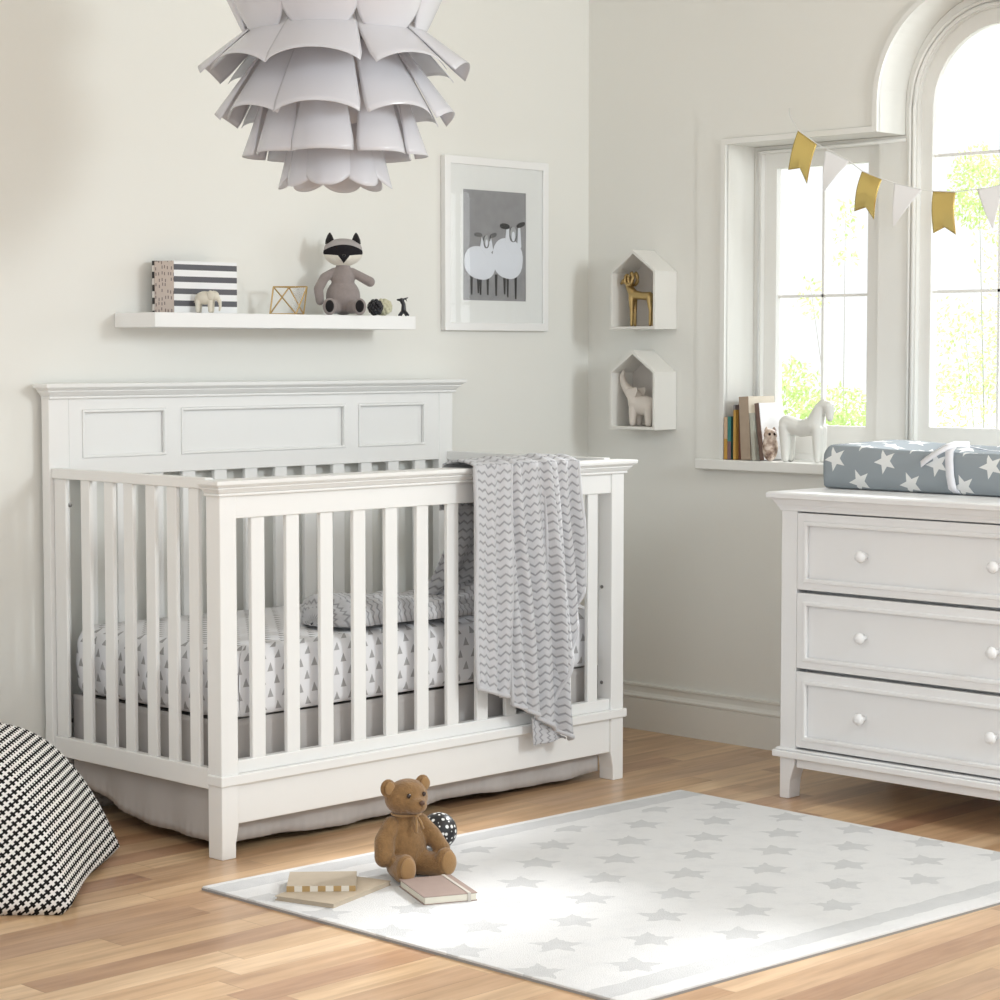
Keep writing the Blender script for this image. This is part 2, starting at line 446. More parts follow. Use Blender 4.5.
# raised bead round the opening
def strip(inner, outer, x0, x1, name, mat, bevel=.003):
    b = B(); n = len(inner)
    for i in range(n - 1):
        a, c, d, e = inner[i], inner[i + 1], outer[i + 1], outer[i]
        vs = [(x0, *a), (x0, *c), (x0, *d), (x0, *e), (x1, *a), (x1, *c), (x1, *d), (x1, *e)]
        fs = [(0, 1, 2, 3), (7, 6, 5, 4), (0, 4, 5, 1), (2, 6, 7, 3)]
        if i == 0: fs.append((0, 3, 7, 4))
        if i == n - 2: fs.append((1, 5, 6, 2))
        b.add(vs, fs)
    o = b.build(name, mat, smooth=False)
    bm = bmesh.new(); bm.from_mesh(o.data); bmesh.ops.remove_doubles(bm, verts=bm.verts, dist=1e-5); bmesh.ops.recalc_face_normals(bm, faces=bm.faces); bm.to_mesh(o.data); bm.free()
    return o
struct(strip(offset_open(0), offset_open(.016), WX - .012, WX + .002, 'trim_1', WINW))
# flat plaster casing left of and over the side light
struct(B().prism([(-.435, .864), (-.432, 1.910), (-.70, 1.920), (-.93, 1.929), (-1.0795, 1.933), (-1.0795, 1.834), (-.530, 1.834), (-.530, .864)], WX - .003, WX + .001, 0).build('trim_2', WALL))
# sill
struct(B().box(WX - .032, .165, -2.345, -.452, .836, .867).build('trim_3', WINW, bevel=.003))
# baseboards: profile (distance off the wall, height)
prof = [(0, 0), (.018, 0), (.018, .098), (.016, .101), (.020, .104), (.020, .109), (.014, .113), (.010, .120), (.009, .136), (.014, .139), (.014, .145), (0, .147)]
struct(B().prism([(WX - d, z) for d, z in prof], -4.6, WY, 1).build('baseboard_right', TRIM))
struct(B().prism([(WY - d * .65, z) for d, z in prof], -5.2, WX, 0).build('baseboard_left', TRIM))

# ---- the window unit
FX = .150
wr = bpy.data.objects.new('window_1', None); COL.objects.link(wr); wr.location = (FX, YC, .862); struct(wr)
def rect(y0, y1, z0, z1): return [(y0, z0), (y0, z1), (y1, z1), (y1, z0)]
def archrect(yc, hw, z0, zc): return [(yc + hw, z0)] + arc(yc, zc, hw) + [(yc - hw, z0)]
out = [(-.546, .863), (-.546, 1.815), (YC + RA - .001, 1.815)] + arc(YC, ZC, RA - .001) + [(YC - RA + .001, 1.815), (-2.244, 1.815), (-2.244, .863)]
h1 = rect(-.574, -1.005, .885, 1.795); h3 = rect(2 * YC + 1.005, 2 * YC + .574, .885, 1.795)
h2 = archrect(YC, .258, .885, 1.892)
B().holed(out, [h1, h2, h3], FX, .21, 0).build('window_frame', WINW, wr)
def bead(line, name='window_bead', r=.006, x=FX - .002):
    B().tube([(x, a, b) for a, b in line], r, 8).build(name, WINW, wr, smooth=True)
bead([(-.565, .868), (-.565, 1.802), (-1.10, 1.802)])
for yy in (YC + .268, YC + .282): bead([(yy, .868), (yy, 1.80)] + [(YC + (yy - YC) * math.cos(a), 1.89 + (yy - YC) * math.sin(a)) for a in [PI * i / 24 for i in range(25)]] + [(2 * YC - yy, 1.80), (2 * YC - yy, .868)])
GX = .185
def sash(outer, hole): return B().holed(outer, [hole], GX - .018, GX + .015, 0).build('sash', WINW, wr, bevel=.002)
g1 = rect(-.620, -.955, .972, 1.748); g3 = rect(2 * YC + .955, 2 * YC + .620, .972, 1.748); g2 = archrect(YC, .219, .976, 1.888)
sL = sash(rect(-.573, -1.006, .884, 1.796), g1); sR = sash(rect(2 * YC + 1.006, 2 * YC + .573, .884, 1.796), g3)
sC = sash(archrect(YC, .259, .884, 1.892), g2)
def pane(poly, par): B().prism(poly, GX - .001, GX + .002, 0).build('pane', GLASS, par)
pane(rect(-.615, -.960, .968, 1.752), sL); pane(rect(2 * YC + .960, 2 * YC + .615, .968, 1.752), sR); pane(archrect(YC, .221, .972, 1.888), sC)
def mun(y0, y1, z0, z1, par): B().box(GX - .008, GX + .008, min(y0, y1), max(y0, y1), z0, z1).build('muntin', WINW, par)
for s_, c_ in ((sL, -.7875), (sR, 2 * YC + .7875)):
    mun(c_ - .004, c_ + .004, .972, 1.748, s_); mun(c_ - .168, c_ + .168, 1.357, 1.365, s_)
mun(YC - .004, YC + .004, .976, 2.105, sC); mun(YC - .219, YC + .219, 1.361, 1.369, sC); mun(YC - .219, YC + .219, 1.749, 1.757, sC)
rebase(wr)

# ================================================================== CRIB
XL, XR, YF, YB = -2.056, -.638, -.716, -.002
crib = thing('crib', ((XL + XR) / 2, (YF + YB) / 2, 0), 'white wooden slatted baby crib with tall panelled headboard standing against the left wall', 'crib')
def cb(*boxes, name, mat=CRIB, bevel=.0025, parent=None):
    b = B()
    for q in boxes: b.box(*q)
    return b.build(name, mat, parent or crib, bevel=bevel)
def leg(x0, x1, y0, y1, top, inner):
    """post whose foot narrows on the inner side"""
    t = .008
    if inner > 0: poly = [(x0, 0), (x1 - t, 0), (x1 - t, .035), (x1 - t * .5, .055), (x1, .075), (x1, top), (x0, top)]
    else: poly = [(x0 + t, 0), (x1, 0), (x1, top), (x0, top), (x0, .075), (x0 + t * .5, .055), (x0 + t, .035)]
    B().prism(poly, y0, y1, 1).build('post', CRIB, crib, bevel=.0025)
leg(XL, XL + .05, YF, YF + .052, .860, 1); leg(XR - .05, XR, YF, YF + .052, .860, -1)
leg(XL - .006, XL + .055, YB - .03, YB + .003, 1.075, 1); leg(XR - .055, XR, YB - .03, YB, 1.075, -1)
def cornice(x0, x1, y0, y1, z0, z1, o, name):
    """stepped crown: x0..y1 the block it crowns, o the overhang of the top slab"""
    h = z1 - z0; b = B()
    def ring(a, c, za, zb):
        vs = [(x0 - a, y0 - a, za), (x1 + a, y0 - a, za), (x1 + a, y1 + min(a, .002), za), (x0 - a, y1 + min(a, .002), za),
              (x0 - c, y0 - c, zb), (x1 + c, y0 - c, zb), (x1 + c, y1 + min(c, .002), zb), (x0 - c, y1 + min(c, .002), zb)]
        b.add(vs, [(0, 3, 2, 1), (4, 5, 6, 7), (0, 1, 5, 4), (1, 2, 6, 5), (2, 3, 7, 6), (3, 0, 4, 7)])
    ring(o * .25, o * .25, z0, z0 + h * .17); ring(o * .22, o * .5, z0 + h * .17, z0 + h * .42); ring(o * .58, o * .62, z0 + h * .42, z0 + h * .55)
    ring(o * .62, o * .86, z0 + h * .55, z0 + h * .72); ring(o * .97, o, z0 + h * .72, z1)
    return b.build(name, CRIB, crib, bevel=.002)
cornice(XL, XR, YF, YF + .050, .857, .894, .028, 'crown_moulding')
cornice(XL, XR, YB - .03, YB, 1.073, 1.112, .032, 'crown_moulding')
cb((XL + .05, XR - .05, YF + .004, YF + .028, .803, .858), name='front_rail')
cb((XL + .05, XR - .05, YF + .008, YF + .032, .199, .230), name='front_rail')
cb((XL - .006, XR + .008, YF - .007, YF + .048, .175, .199), name='ledge')
cb((XL + .05, XR - .05, YF + .008, YF + .028, .079, .176), name='apron')
SX = [-1.934 + .1072 * i for i in range(12)]; SB = [-1.934 + .1063 * i for i in range(12)]
for x in SX: cb((x - .0205, x + .0205, YF + .010, YF + .023, .229, .805), name='slat')
for x in SB: cb((x - .0215, x + .0215, YB - .024, YB - .010, .205, .876), name='slat')
cb((XL + .055, XR - .055, YB - .027, YB - .006, .160, .208), name='back_rail')
# headboard with three sunk panels
hb = B().holed([(XL + .055, .874), (XL + .055, 1.074), (XR - .055, 1.074), (XR - .055, .874)],
    [[(a, .920), (a, 1.044), (c, 1.044), (c, .920)] for a, c in ((-1.960, -1.695), (-1.645, -1.063), (-1.013, -.750))], YB - .029, YB - .020, 1).build('headboard', CRIB, crib, bevel=.0015)
B().box(XL + .055, XR - .055, YB - .020, YB - .006, .874, 1.074).build('headboard_panel', CRIB, crib)
for a, c in ((-1.960, -1.695), (-1.645, -1.063), (-1.013, -.750)):
    B().holed([(a, .920), (a, 1.044), (c, 1.044), (c, .920)], [[(a + .007, .927), (a + .007, 1.037), (c - .007, 1.037), (c - .007, .927)]], YB - .0325, YB - .021, 1).build('panel_moulding', CRIB, crib, bevel=.002)
for x0, sg in ((XL, 1), (XR - .024, -1)):
    cb((x0, x0 + .024, YF + .052, YB - .03, .872, .898), name='side_rail')
    cb((x0, x0 + .024, YF + .052, YB - .03, .163, .213), name='side_rail')
    cb((x0 + .006, x0 + .016, YB - .082, YB - .032, .213, .872), name='side_stile')
    for y in (-.170, -.269, -.350, -.440, -.524, -.609): cb((x0 + .005, x0 + .017, y - .019, y + .019, .212, .873), name='slat')
for (x, y, z) in ((-2.002, YB - .0305, .802), (-2.002, YB - .0305, .247), (-2.002, YB - .0305, .123)):
    B().lathe([(.006, 0), (.006, .002), (.003, .003)], (x, y, z), 12, M_=Matrix.Rotation(PI / 2, 4, 'X')).build('bolt', STEEL, crib)
for z in (.541, .273): B().lathe([(.005, 0), (.005, .002), (.003, .003)], (XR - .0505, -.680, z), 12, M_=Matrix.Rotation(-PI / 2, 4, 'Y')).build('bolt', STEEL, crib)
B().box(XL + .06, XR - .06, YF + .07, YB - .07, .300, .3175).build('mattress_support', STEEL, crib)
rebase(crib)

# mattress with the triangle sheet
def mattress():
    x0, x1, y0, y1, z0, z1 = -2.015, -.690, -.672, -.045, .320, .492
    b = B(); r = .028
    # around the outline: rounded box with perimeter u and height v as uv
    def outline(t):
        L1, L2 = x1 - x0, y1 - y0; P_ = 2 * (L1 + L2); d = t * P_
        if d < L1: return x0 + d, y0, 0, -1
        d -= L1
        if d < L2: return x1, y0 + d, 1, 0
        d -= L2
        if d < L1: return x1 - d, y1, 0, 1
        d -= L1
        return x0, y1 - d, -1, 0
    # superellipse path for soft corners
    cx, cy, hx, hy = (x0 + x1) / 2, (y0 + y1) / 2, (x1 - x0) / 2, (y1 - y0) / 2
    path = []; n = 260
    for i in range(n):
        a = 2 * PI * i / n
        # rounded rectangle sampled by arc length
        P_ = 4 * (hx + hy - 2 * .05) + 2 * PI * .05; d = P_ * i / n; rc = .05
        segs = [('l', (-hx + rc, -hy), (hx - rc, -hy)), ('a', (hx - rc, -hy + rc), -PI / 2), ('l', (hx, -hy + rc), (hx, hy - rc)), ('a', (hx - rc, hy - rc), 0),
                ('l', (hx - rc, hy), (-hx + rc, hy)), ('a', (-hx + rc, hy - rc), PI / 2), ('l', (-hx, hy - rc), (-hx, -hy + rc)), ('a', (-hx + rc, -hy + rc), PI)]
        for sgm in segs:
            if sgm[0] == 'l':
                L_ = math.dist(sgm[1], sgm[2])
                if d <= L_: t = d / L_; path.append((sgm[1][0] + (sgm[2][0] - sgm[1][0]) * t, sgm[1][1] + (sgm[2][1] - sgm[1][1]) * t)); break
                d -= L_
            else:
                L_ = PI / 2 * rc
                if d <= L_: an = sgm[2] + d / rc; path.append((sgm[1][0] + rc * math.cos(an), sgm[1][1] + rc * math.sin(an))); break
                d -= L_
        else: path.append((-hx + rc, -hy))
    per = 4 * (hx + hy - .1) + 2 * PI * .05
    rings = [(.030, 0, 0), (.006, .006, .012), (0, .022, .030), (-.004, .085, .09), (0, .140, .145), (.008, .160, .168), (.028, .172, .19)]
    vs, uv = [], []
    for ins, zz, vv in rings:
        for i in range(n + 1):
            px, py = path[i % n]; l = math.hypot(px, py)
            k = 1 - ins / max(.1, l) * 1.3; w = .003 * math.sin(i * .9) * math.sin(zz * 18)
            vs.append((cx + px * k, cy + py * k + w, z0 + zz)); uv.append((per * i / n, vv))
    fs = []
    for j in range(len(rings) - 1):
        for i in range(n): a = j * (n + 1) + i; fs.append((a, a + 1, a + n + 2, a + n + 1))
    b.add(vs, fs, uv)
    top = vs[-(n + 1):-1]; b.add(list(top) + [(cx, cy, z0 + .180)], [(i, (i + 1) % n, n) for i in range(n)], [(p[0], p[1]) for p in top] + [(cx, cy)])
    bot = vs[:n]; b.add(list(bot) + [(cx, cy, z0)], [((i + 1) % n, i, n) for i in range(n)], [(p[0], p[1]) for p in bot] + [(cx, cy)])
    return b.build('mattress', TRI, smooth=True)
tag(mattress(), 'crib mattress in a white fitted sheet printed with small grey triangles', 'mattress')

# bed skirt hanging under the mattress
def skirt():
    b = B(); ztop = .3185
    def side(p, q, out, seed, sag=0):
        def fn(u, v):
            x = p[0] + (q[0] - p[0]) * u; y = p[1] + (q[1] - p[1]) * u
            L_ = math.dist(p, q) * u
            w = v ** 1.3 * (.006 * math.sin(L_ * 21 + seed) + .004 * math.sin(L_ * 47 + seed * 2)) + (v > .93) * .0012 * math.sin(L_ * 230)
            w = max(w, -.010) 
            zb = .020 + .006 * math.sin(L_ * 9 + seed) + sag * (1 - u) ** 2
            return (x + out[0] * w, y + out[1] * w, ztop + (zb - ztop) * v)
        b.grid(fn, 260, 16)
    fy, by, lx, rx = -.662, -.055, -2.013, -.685
    side((lx, fy), (rx, fy), (0, -1), 1.0); side((lx, by), (lx, fy), (-1, 0), 2.2, .08); side((rx, fy), (rx, by), (1, 0), 3.1); side((rx, by), (lx, by), (0, 1), .4)
    return b.build('bed_skirt', SKIRT, smooth=True, solid=.002)
tag(skirt(), 'pale taupe gathered bed skirt hanging to the floor beneath the crib mattress', 'bed skirt')

# chevron blanket
def blanket():
    b = B(); YO = YF - .046
    def panel(xa, xb, xa2, xb2, ph, amp, folds, yoff, u0, curve, topz=.901, lean=0.0, rev=False):
        """xa..xb at the rail, xa2..xb2 at the hem; folds: (centre, width, height) of the rolls, which drift by lean"""
        W_ = (abs(xb - xa) + abs(xb2 - xa2)) / 2 * 1.25
        def relief(u, k):
            h = 0
            for c, w, a_ in folds:
                e = (u - c - lean * k * (1 - c)) / w; h += a_ * math.exp(-abs(e) ** 2.6)
            return h
        def fn(u, v):
            zb = curve(u); z = topz + (zb - topz) * v
            x = (xa + (xb - xa) * u) * (1 - v) + (xa2 + (xb2 - xa2) * u) * v
            k = .45 + .55 * min(1, v * 2.2)
            return (x, YO + yoff - amp * relief(u, v) * k - .004 * math.sin(v * 6 + u * 4 + ph) * min(1, v * 3), z)
        b.grid(fn, 90, 90, lambda u, v: (u0 + u * W_ + .008 * relief(u, v), (topz - curve(u)) * v + .3 + .006 * math.sin(u * 9 + ph)), flip=True)
        def over(u, v):
            p = Vector(fn(u, 0)); yb = YF + .066
            if v < .5: t = v / .5; yy = p.y + (yb - p.y) * t; zz = p.z + .007 * math.sin(t * PI) + .012 * relief(u, 0) * math.sin(t * PI)
            else: t = (v - .5) / .5; yy = yb + .014 * math.sin(t * PI / 2) ; zz = p.z - t * .12
            return (p.x, yy, zz)
        b.grid(over, 90, 24, lambda u, v: (u0 + u * W_, .3 - v * .24))
        # rolled edge
        for u in (0, 1): b.tube([Vector(fn(u, i / 30)) + Vector((0, -.001, 0)) for i in range(31)], .0035, 8)
        b.tube([Vector(fn(i / 40, 1)) for i in range(41)], .0040, 8)
    panel(-1.272, -1.142, -1.266, -1.156, .6, .024, [(.12, .16, .5), (.45, .14, .7), (.85, .17, 1.0)], -.001, 0, lambda u: .330 - .034 * u)
    panel(-1.162, -.985, -1.130, -.915, 2.0, .036, [(.04, .07, .5), (.24, .08, .9), (.58, .12, .7), (.90, .08, 1.1)], .004, .2, lambda u: .272 - .118 * u ** 1.15, lean=.10)
    panel(-1.010, -.885, -.985, -.868, .3, .032, [(.18, .16, 1.1), (.55, .12, .8), (.95, .10, .7)], .003, .45, lambda u: .262 + .30 * max(0, (u - .12) / .88) ** .95, lean=.22)
    b.grid(lambda u, v: (-1.165 + .05 * u, YO + .010, .88 - .59 * v), 4, 40, lambda u, v: (u * .05, v * .58), flip=True)
    def tip(u, v):
        x = -1.050 + .128 * u; z0 = .226 - .070 * u; z1 = .150 - .004 * u
        return (x + .006 * v, YO + .004 + .004 * math.sin(u * 9), z0 + (z1 - z0) * v * (1 - .8 * u ** 3))
    b.grid(tip, 24, 14, lambda u, v: (v * .1 + .7, u * .12))
    # inner fall down to the mattress
    def fall(u, v):
        x = -1.215 + (-.95 + 1.215) * u; k = v * v
        x2 = x - .09 * k
        y = YF + .082 + .012 * math.sin(u * 17 + v * 3) * (.3 + v) + .06 * k
        return (x2, y, .79 + (.525 - .79) * v)
    b.grid(fall, 50, 50, lambda u, v: (u * .34 + .1, .5 + v * .28))
    # bunched heap on the sheet
    def heap(u, v):
        x = -1.640 + .50 * u; a = v * PI
        prof_h = (.058 + .012 * math.sin(u * 6)) * min(1, (u * 9) ** .5) * (1 + .8 * max(0, u - .72) * 3)
        yc = -.555; hw = .105 * min(1, (u * 9) ** .6)
        y = yc - hw * math.cos(a); z = .505 + prof_h * max(0, math.sin(a)) ** .55
        n_ = noise.noise(Vector((x * 14, y * 26, z * 30))) * .016 * math.sin(a) + .005 * math.sin((z - .49) * 190 + x * 12) * math.sin(a)
        return (x, y - n_ * math.cos(a) * 1.5, z + n_)
    b.grid(heap, 110, 60, lambda u, v: (v * .34, u * .62))
    def heap2(u, v):
        p = heap(u, v); x = -1.40 + (p[0] + 1.64) * .55
        return (x, p[1] * 1 - .012, .505 + (p[2] - .505) * (.55 + .5 * u))
    b.grid(heap2, 60, 40, lambda u, v: (v * .3 + .1, u * .4))
    return b.build('chevron_blanket', CHEV, smooth=True, solid=.005)
tag(blanket(), 'light grey zigzag fleece blanket draped over the front rail of the crib', 'blanket')

# ================================================================== FLOATING SHELF AND WHAT STANDS ON IT
ZS = 1.294
tag(B().box(-1.822, -.907, -.160, WY - .001, 1.256, ZS).build('floating_shelf', SHELF, bevel=.0015), 'long white floating shelf on the left wall above the crib', 'shelf')
bx = thing('keepsake_box', (-1.612, -.056, ZS), 'grey and white striped keepsake box with blush speckled side on the long shelf', 'box')
B().box(-.104, .104, -.045, -.0435, 0, .136).build('striped_front', BOXSTR, bx)
B().box(-.104, .104, -.0435, .040, 0, .136).build('body', SPECK, bx)
B().box(-.106, .104, .040, .048, 0, .138).build('back_cover', BOXEDGE, bx)

def elephant(b, L=1.0, trunk_up=False):
    b.ell((0, 0, .6 * L), (.40 * L, .24 * L, .27 * L)); b.ell((-.40 * L, 0, .68 * L), (.19 * L, .18 * L, .20 * L))
    for x in (-.26, .26):
        for y in (-.12, .12): cap(b, (x * L, y * L, .45 * L), (x * L, y * L, .085 * L), .11 * L, .085 * L)
    if trunk_up: chain(b, [Vector(p) * L for p in ((-.50, 0, .70), (-.66, 0, .90), (-.72, 0, 1.15), (-.66, 0, 1.38))], [.13 * L, .10 * L, .07 * L, .055 * L])
    else: chain(b, [Vector(p) * L for p in ((-.52, 0, .62), (-.62, 0, .45), (-.64, 0, .25), (-.60, 0, .10))], [.10 * L, .08 * L, .06 * L, .045 * L])
    cap(b, (.38 * L, 0, .65 * L), (.45 * L, 0, .40 * L), .03 * L, .02 * L)
t = thing('elephant_figurine', (-1.640, -.132, ZS), 'tiny ivory elephant figurine in front of the striped box', 'figurine', rz=2.15)
b = B(); elephant(b, .066); blob(b, 'body', IVORY, t, .0018, 2)
for s in (-1, 1): B().ell((-.020, s * .0125, .046), (.010, .003, .013), 14, 10).build('ear', IVORY, t, smooth=True)

# brass and glass triangular ornament
t = thing('geometric_ornament', (-1.325, -.095, ZS), 'open brass and glass prism ornament on the shelf left of the plush raccoon', 'ornament', rz=-.75)
fb = [Vector(p) for p in ((-.050, 0, .002), (.022, -.022, .002), (.040, .036, .002))]
ft = [Vector(p) for p in ((-.040, -.004, .076), (.052, -.012, .076), (.0, .045, .076))]
edges = [(fb[0], fb[1]), (fb[1], fb[2]), (fb[2], fb[0]), (ft[0], ft[1]), (ft[1], ft[2]), (ft[2], ft[0]), (ft[0], fb[0]), (ft[0], fb[1]), (ft[1], fb[1]), (ft[1], fb[2]), (ft[2], fb[2]), (ft[2], fb[0])]
b = B()
for p, q in edges: b.tube([p, q], .0021, 6)
b.build('brass_frame', BRASS, t)
b = B()
for tri in ((ft[0], fb[0], fb[1]), (ft[0], fb[1], ft[1]), (ft[1], fb[1], fb[2])): b.add(tri, [(0, 1, 2)])
b.build('glass_panel', GLASS, t)

# raccoon
def raccoon():
    t = thing('plush_raccoon', (-1.128, -.098, ZS + .001), 'mauve grey plush raccoon with black mask sitting on the shelf', 'stuffed toy', rz=-.66, scale=.99)
    b = B(); b.ell((0, 0, .052), (.049, .040, .052)); b.ell((0, 0, .100), (.033, .029, .042)); cap(b, (0, 0, .12), (0, 0, .140), .022, .020)
    chain(b, [(-.026, 0, .122), (-.052, -.004, .106), (-.070, -.008, .074), (-.066, -.010, .040)], [.012, .014, .014, .0125])
    chain(b, [(.026, 0, .122), (.050, -.006, .108), (.076, -.008, .094)], [.012, .0135, .0145])
    for s in (-1, 1): cap(b, (s * .024, -.02, .024), (s * .042, -.052, .020), .021, .017)
    blob(b, 'body', RACG, t, .0028, 3)
    for s, m_ in ((-1, 0), (1, 0)):
        B().ell((s * .042, -.062, .023), (.019, .014, .024)).build('foot', RACG, t, smooth=True)
        B().ell((s * .042, -.0715, .024), (.0125, .006, .0175)).build('sole', BLK, t, smooth=True)
    hd = B(); hd.ell((0, 0, 0), (.056, .040, .039)); hd.ell((0, -.026, -.012), (.024, .018, .016)); hd.ell((0, 0, .012), (.054, .036, .028))
    h = blob(hd, 'head', RACH, t, .0028, 3, loc=(0, -.004, .176))
    for s in (-1, 1):
        B().lathe([(.0135, 0), (.0120, .012), (.0070, .024), (.002, .032)], (0, 0, 0), 16).build('ear', BLK, h, smooth=True, loc=(s * .037, 0, .024))
        B().ell((0, 0, 0), (.0025, .002, .0025), 10, 8).build('eye', DARKEYE, h, loc=(s * .020, -.034, .012))
    B().ell((0, -.044, -.010), (.005, .004, .004), 10, 8).build('nose', BLK, h, smooth=True)
raccoon()
# knobbly rattle of wool knots and the little black tree toy beside it
def pompom(name, loc, r, mat, label, seed, rod=True):
    random.seed(seed); b = B()
    for i in range(44):
        th = math.acos(1 - 2 * (i + .5) / 44); ph = i * 2.39996
        p = Vector((math.sin(th) * math.cos(ph), math.sin(th) * math.sin(ph), math.cos(th))) * r * .74
        b.ell(p, (r * .27 * random.uniform(.8, 1.2),) * 3, 8, 6)
    b.ell((0, 0, 0), (r * .75,) * 3, 10, 8)
    o = b.build(name, mat, smooth=True); o.location = loc; return tag(o, label, 'ornament')
BLACKG = M('black_glazed_beads', (.015, .015, .02), .3).mat
CREAMG = M('cream_wool_beads', (.66, .64, .47), .7).mat
pompom('knotted_ball', (-1.012, -.104, ZS + .0245), .0235, BLACKG, 'small black knobbly ball beside the raccoon foot on the shelf', 2)
pompom('knotted_ball', (-.966, -.088, ZS + .0265), .0255, CREAMG, 'small cream knobbly ball between the black ball and a tiny black figure', 3)
def imp():
    t = thing('twig_figurine', (-.925, -.128, ZS), 'tiny black antlered figurine at the right end of the shelf', 'figurine', rz=-.7)
    b = B(); cap(b, (0, 0, .018), (0, 0, .034), .0075, .006); cap(b, (0, 0, .034), (-.006, -.002, .046), .006, .0065)
    for q in ((-.013, -.004), (.013, -.004), (-.007, .007), (.007, .006)): cap(b, (0, 0, .018), (q[0], q[1], .0035), .005, .0033)
    cap(b, (-.006, 0, .046), (-.017, 0, .047), .005, .003); cap(b, (-.002, 0, .048), (.012, 0, .053), .003, .0018); cap(b, (.005, 0, .051), (.009, 0, .043), .002, .0014)
    blob(b, 'body', BLACKG, t, .0014, 1)
imp()

# ================================================================== FRAMED SHEEP PICTURE
def picture():
    x0, x1, z0, z1 = -.638, -.189, 1.257, 1.779; yb = WY - .001; yf = -.003
    t = thing('framed_picture', ((x0 + x1) / 2, yb, z0), 'white framed picture of two sheep on grey hanging on the wall right of the shelf', 'picture')
    w = .024
    B().holed([(x0, z0), (x0, z1), (x1, z1), (x1, z0)], [[(x0 + w, z0 + w), (x0 + w, z1 - w), (x1 - w, z1 - w), (x1 - w, z0 + w)]], yf, yb, 1).build('frame', SHELF, t, bevel=.002)
    px0, px1, pz0, pz1 = -.556, -.284, 1.349, 1.682
    B().holed([(x0 + w, z0 + w), (x0 + w, z1 - w), (x1 - w, z1 - w), (x1 - w, z0 + w)], [[(px0, pz0), (px0, pz1), (px1, pz1), (px1, pz0)]], .0045, .006, 1).build('mount', MAT, t)
    pr = B().box(px0 - .004, px1 + .004, .0062, .008, pz0 - .004, pz1 + .004).build('print', PRINTG, t)
    W_, H_ = px1 - px0, pz1 - pz0
    def P(u, v): return (px0 + W_ * u, pz1 - H_ * v)      # u,v as read off the print, v downwards
    def shape(pts, y, mat, name): B().prism([P(*q) for q in pts], y, y + .0004, 1).build(name, mat, pr)
    def ov(cu, cv, ru, rv, a0=0, n=28, k=2.3):
        o = []
        for i in range(n):
            a = 2 * PI * i / n; c, s = math.cos(a), math.sin(a)
            x = math.copysign(abs(c) ** (2 / k), c) * ru; y = math.copysign(abs(s) ** (2 / k), s) * rv
            ca, sa = math.cos(a0), math.sin(a0); o.append((cu + x * ca - y * sa, cv + x * sa + y * ca))
        return o
    # right sheep behind, left sheep in front
    for (legs, yy) in ((((.52, .80, .955), (.655, .82, .94), (.705, .80, .965), (.835, .80, .98)), .0054), (((.13, .82, .95), (.235, .83, .935), (.27, .83, .95), (.385, .82, .95)), .0052)):
        for u, v0, v1 in legs:
            B().prism([P(u - .02, v0 - .04), P(u + .022, v0 - .04), P(u + .014, v1), P(u - .008, v1)], yy, yy + .0003, 1).build('sheep_leg', SHEEPD, pr)
    shape(ov(.705, .61, .245, .185, .12), .0048, SHEEPW, 'sheep_body')
    shape([(.655, .47), (.69, .30), (.725, .33), (.74, .47), (.86, .47), (.87, .31), (.905, .31), (.925, .50), (.80, .60)], .0044, SHEEPW, 'sheep_neck')
    shape(ov(.79, .385, .062, .072), .0040, SHEEPG, 'sheep_head'); shape(ov(.79, .375, .048, .060), .0036, SHEEPF, 'sheep_face'); shape(ov(.79, .405, .026, .045), .0032, SHEEPW, 'sheep_muzzle')
    shape(ov(.655, .315, .078, .026, .05), .0038, SHEEPD, 'sheep_ear'); shape(ov(.915, .295, .07, .022, -.25), .0038, SHEEPD, 'sheep_ear')
    shape(ov(.26, .66, .245, .150, .1), .0046, SHEEPW, 'sheep_body')
    shape([(.26, .52), (.285, .42), (.31, .46), (.42, .46), (.435, .42), (.47, .54), (.37, .60)], .0042, SHEEPW, 'sheep_neck')
    shape(ov(.36, .465, .045, .06), .0038, SHEEPG, 'sheep_head'); shape(ov(.36, .455, .035, .05), .0034, SHEEPF, 'sheep_face'); shape(ov(.36, .48, .018, .035), .0030, SHEEPW, 'sheep_muzzle')
    shape(ov(.235, .405, .06, .02, .05), .0036, SHEEPG, 'sheep_ear'); shape(ov(.47, .405, .055, .02, -.25), .0036, SHEEPG, 'sheep_ear')
    B().add([(x0 + w, -.0005, z0 + w), (x1 - w, -.0005, z0 + w), (x1 - w, -.0005, z1 - w), (x0 + w, -.0005, z1 - w)], [(0, 1, 2, 3)]).build('glass_pane', GLASS, t)
    rebase(t)
picture()

